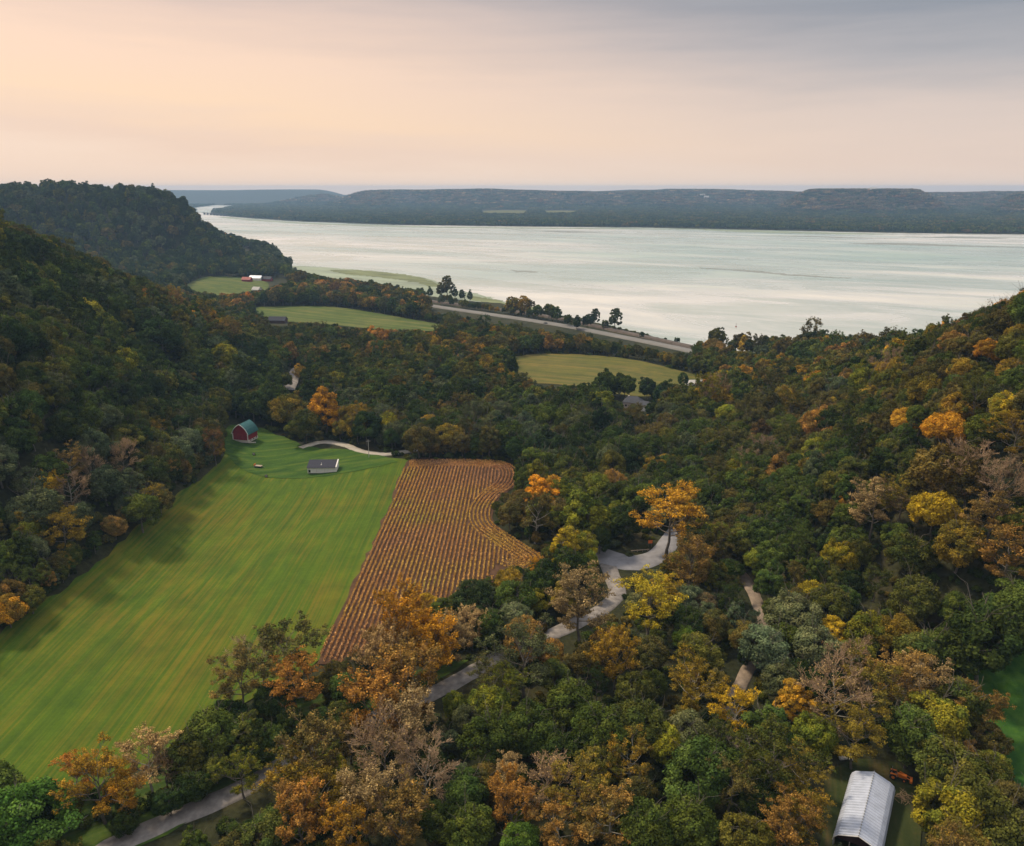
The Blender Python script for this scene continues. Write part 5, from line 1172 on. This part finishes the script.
# ---- things on the yard grass
x, y = G(258, 463); wg = empty('hay_wagon', (x, y, hz(x, y) + .3), R(-12), 'rusty flat hay wagon on the yard grass below the red barn', 'wagon')
b = MB(); b.box((0, 0, .85), (3.8, 1.9, .16)); b.build('bed', M['wood'], wg); b = MB(); b.box((-1.85, 0, 1.3), (.1, 1.9, .8)); b.build('rack', M['tractor_orange'], wg)
b = MB(); b.tube((1.9, 0, .6), (3.3, .2, .3), .06, n=6); b.build('drawbar', M['steel'], wg)
for xx in (-1.2, 1.2):
    for s_ in (-1, 1): b = MB(); b.tube((xx, s_ * .8, .4), (xx, s_ * 1.0, .4), .4, n=14); b.build('wheel', M['rubber'], wg)
def trough(px, py, label):
    x, y = G(px, py); o = empty('feed_trough', (x, y, hz(x, y) + .3), R(20), label, 'trough', 'dark troughs on the yard grass')
    b = MB(); b.prism([(-.6, .9), (-.45, .25), (.45, .25), (.6, .9), (.5, .9), (.38, .35), (-.38, .35), (-.5, .9)], -1.4, 1.4); b.build('basin', M['rubber'], o)
    for yy in (-1.1, 1.1): b = MB(); b.box((0, yy, .15), (1.0, .12, .3)); b.build('leg', M['steel'], o)
trough(253.5, 452.5, 'dark feed trough just below the red barn door'); trough(265.5, 470.5, 'dark feed trough at the top edge of the mown field')
# ---- channel marker on the lake
x, y = G(736, 327, WATER); bo = empty('channel_marker', (x, y, WATER), 0, 'small dark channel marker standing alone in the lake', 'buoy')
b = MB(); b.tube((0, 0, -.3), (0, 0, .8), 1.0, .9, 14); b.build('float', M['red_roof'], bo); b = MB(); b.tube((0, 0, .8), (0, 0, 4.2), .28, .12, 8); b.build('mast', M['steel'], bo)

# ------------------------------------------------------------------ sky, sun, haze, camera
SUN_AZ, SUN_EL = R(-54), R(52)       # azimuth from +Y, clockwise positive
w = bpy.data.worlds.new('World'); SC.world = w; w.use_nodes = True
N = w.node_tree.nodes; L = w.node_tree.links; bg = N['Background']
sky = N.new('ShaderNodeTexSky'); sky.sky_type = 'NISHITA'; sky.sun_disc = False; sky.sun_elevation = SUN_EL; sky.sun_rotation = SUN_AZ; sky.dust_density = 3.0; sky.altitude = 200
tc = N.new('ShaderNodeTexCoord'); sep = N.new('ShaderNodeSeparateXYZ'); L.new(tc.outputs['Generated'], sep.inputs[0])
# cloud veil: elevation ramp for the sunset side and for the grey side, mixed by azimuth
def m2(op, a, b_=None, c=None):
    n = N.new('ShaderNodeMath'); n.operation = op
    for i, v in enumerate((a, b_, c)):
        if v is None: continue
        if hasattr(v, 'is_linked'): L.new(v, n.inputs[i])
        else: n.inputs[i].default_value = v
    return n.outputs[0]
nz = noise(N, L, tc.outputs['Generated'], 2.2, 5, .55, (0, (1, 1, 9)))
nz2 = noise(N, L, tc.outputs['Generated'], 5.0, 5, .6, (0, (1, 1, 14)))
el = m2('ADD', sep.outputs['Z'], m2('MULTIPLY', m2('SUBTRACT', nz, .5), .085))
el = m2('ADD', el, m2('MULTIPLY', m2('SUBTRACT', nz2, .5), .025))
el = m2('ADD', el, m2('MULTIPLY', sep.outputs['X'], .07))
warm = ramp(N, [(0, (.92, .70, .56)), (.03, (.86, .63, .50)), (.065, (.98, .69, .47)), (.115, (.97, .68, .49)), (.155, (.80, .58, .46)), (.20, (.54, .44, .40)), (.32, (.66, .62, .60)), (1, (1.0, 1.02, 1.05))])
cool = ramp(N, [(0, (.90, .74, .62)), (.06, (.80, .64, .55)), (.11, (.70, .58, .52)), (.165, (.44, .42, .43)), (.21, (.27, .29, .33)), (.34, (.58, .58, .60)), (1, (1.0, 1.02, 1.05))])
L.new(el, warm.inputs[0]); L.new(el, cool.inputs[0])
az = N.new('ShaderNodeMapRange'); az.interpolation_type = 'SMOOTHSTEP'; az.inputs['From Min'].default_value = -.45; az.inputs['From Max'].default_value = .55; L.new(sep.outputs['X'], az.inputs['Value'])
veil = mix(N, L, az.outputs[0], warm.outputs[0], cool.outputs[0])
skn = N.new('ShaderNodeMix'); skn.data_type = 'RGBA'; skn.blend_type = 'MIX'; skn.inputs[0].default_value = .88
sc_ = N.new('ShaderNodeVectorMath'); sc_.operation = 'SCALE'; sc_.inputs['Scale'].default_value = 9.2; L.new(veil, sc_.inputs[0])
L.new(sky.outputs[0], skn.inputs[6]); L.new(sc_.outputs[0], skn.inputs[7]); L.new(skn.outputs[2], bg.inputs['Color'])
bg.inputs['Strength'].default_value = .1
sun = bpy.data.lights.new('sun', 'SUN'); sun.energy = 3.3; sun.angle = R(8); sun.color = (1, .84, .60)
so = bpy.data.objects.new('sun', sun); C.objects.link(so)
sd = Vector((math.sin(SUN_AZ) * math.cos(SUN_EL), math.cos(SUN_AZ) * math.cos(SUN_EL), math.sin(SUN_EL))); so.rotation_euler = sd.to_track_quat('Z', 'Y').to_euler(); so.location = (-300, 100, 400)
# haze
hm = bpy.data.materials.new('haze_air'); hm.use_nodes = True; nt = hm.node_tree; nt.nodes.clear(); ho = nt.nodes.new('ShaderNodeOutputMaterial'); pv = nt.nodes.new('ShaderNodeVolumePrincipled')
pv.inputs['Color'].default_value = (.42, .66, 1, 1); pv.inputs['Density'].default_value = HAZE; pv.inputs['Anisotropy'].default_value = .2; nt.links.new(pv.outputs[0], ho.inputs['Volume'])
b = MB(); b.box((0, 0, 62), (20900, 20900, 176)); o = b.build('haze', hm); setp(o, 'thin bluish evening haze over the valley and lake', 'haze', kind='stuff')
cam = bpy.data.cameras.new('camera'); co = bpy.data.objects.new('camera', cam); C.objects.link(co); co.location = (0, 0, CAMH)
co.rotation_euler = (PI / 2 - PITCH, 0, 0); cam.sensor_fit = 'HORIZONTAL'; cam.sensor_width = 36; cam.lens = FPX / 1024 * 36; cam.clip_start = 1; cam.clip_end = 60000
SC.camera = co
SC.render.engine = 'CYCLES'; cy = SC.cycles
cy.max_bounces = 5; cy.diffuse_bounces = 2; cy.glossy_bounces = 2; cy.transmission_bounces = 3; cy.transparent_max_bounces = 8; cy.volume_bounces = 0; cy.use_denoising = True
cy.caustics_reflective = False; cy.caustics_refractive = False
SC.view_settings.view_transform = 'Standard'; SC.view_settings.look = 'None'; SC.view_settings.gamma = 1; SC.view_settings.exposure = EXPO
SC.view_settings.use_curve_mapping = False
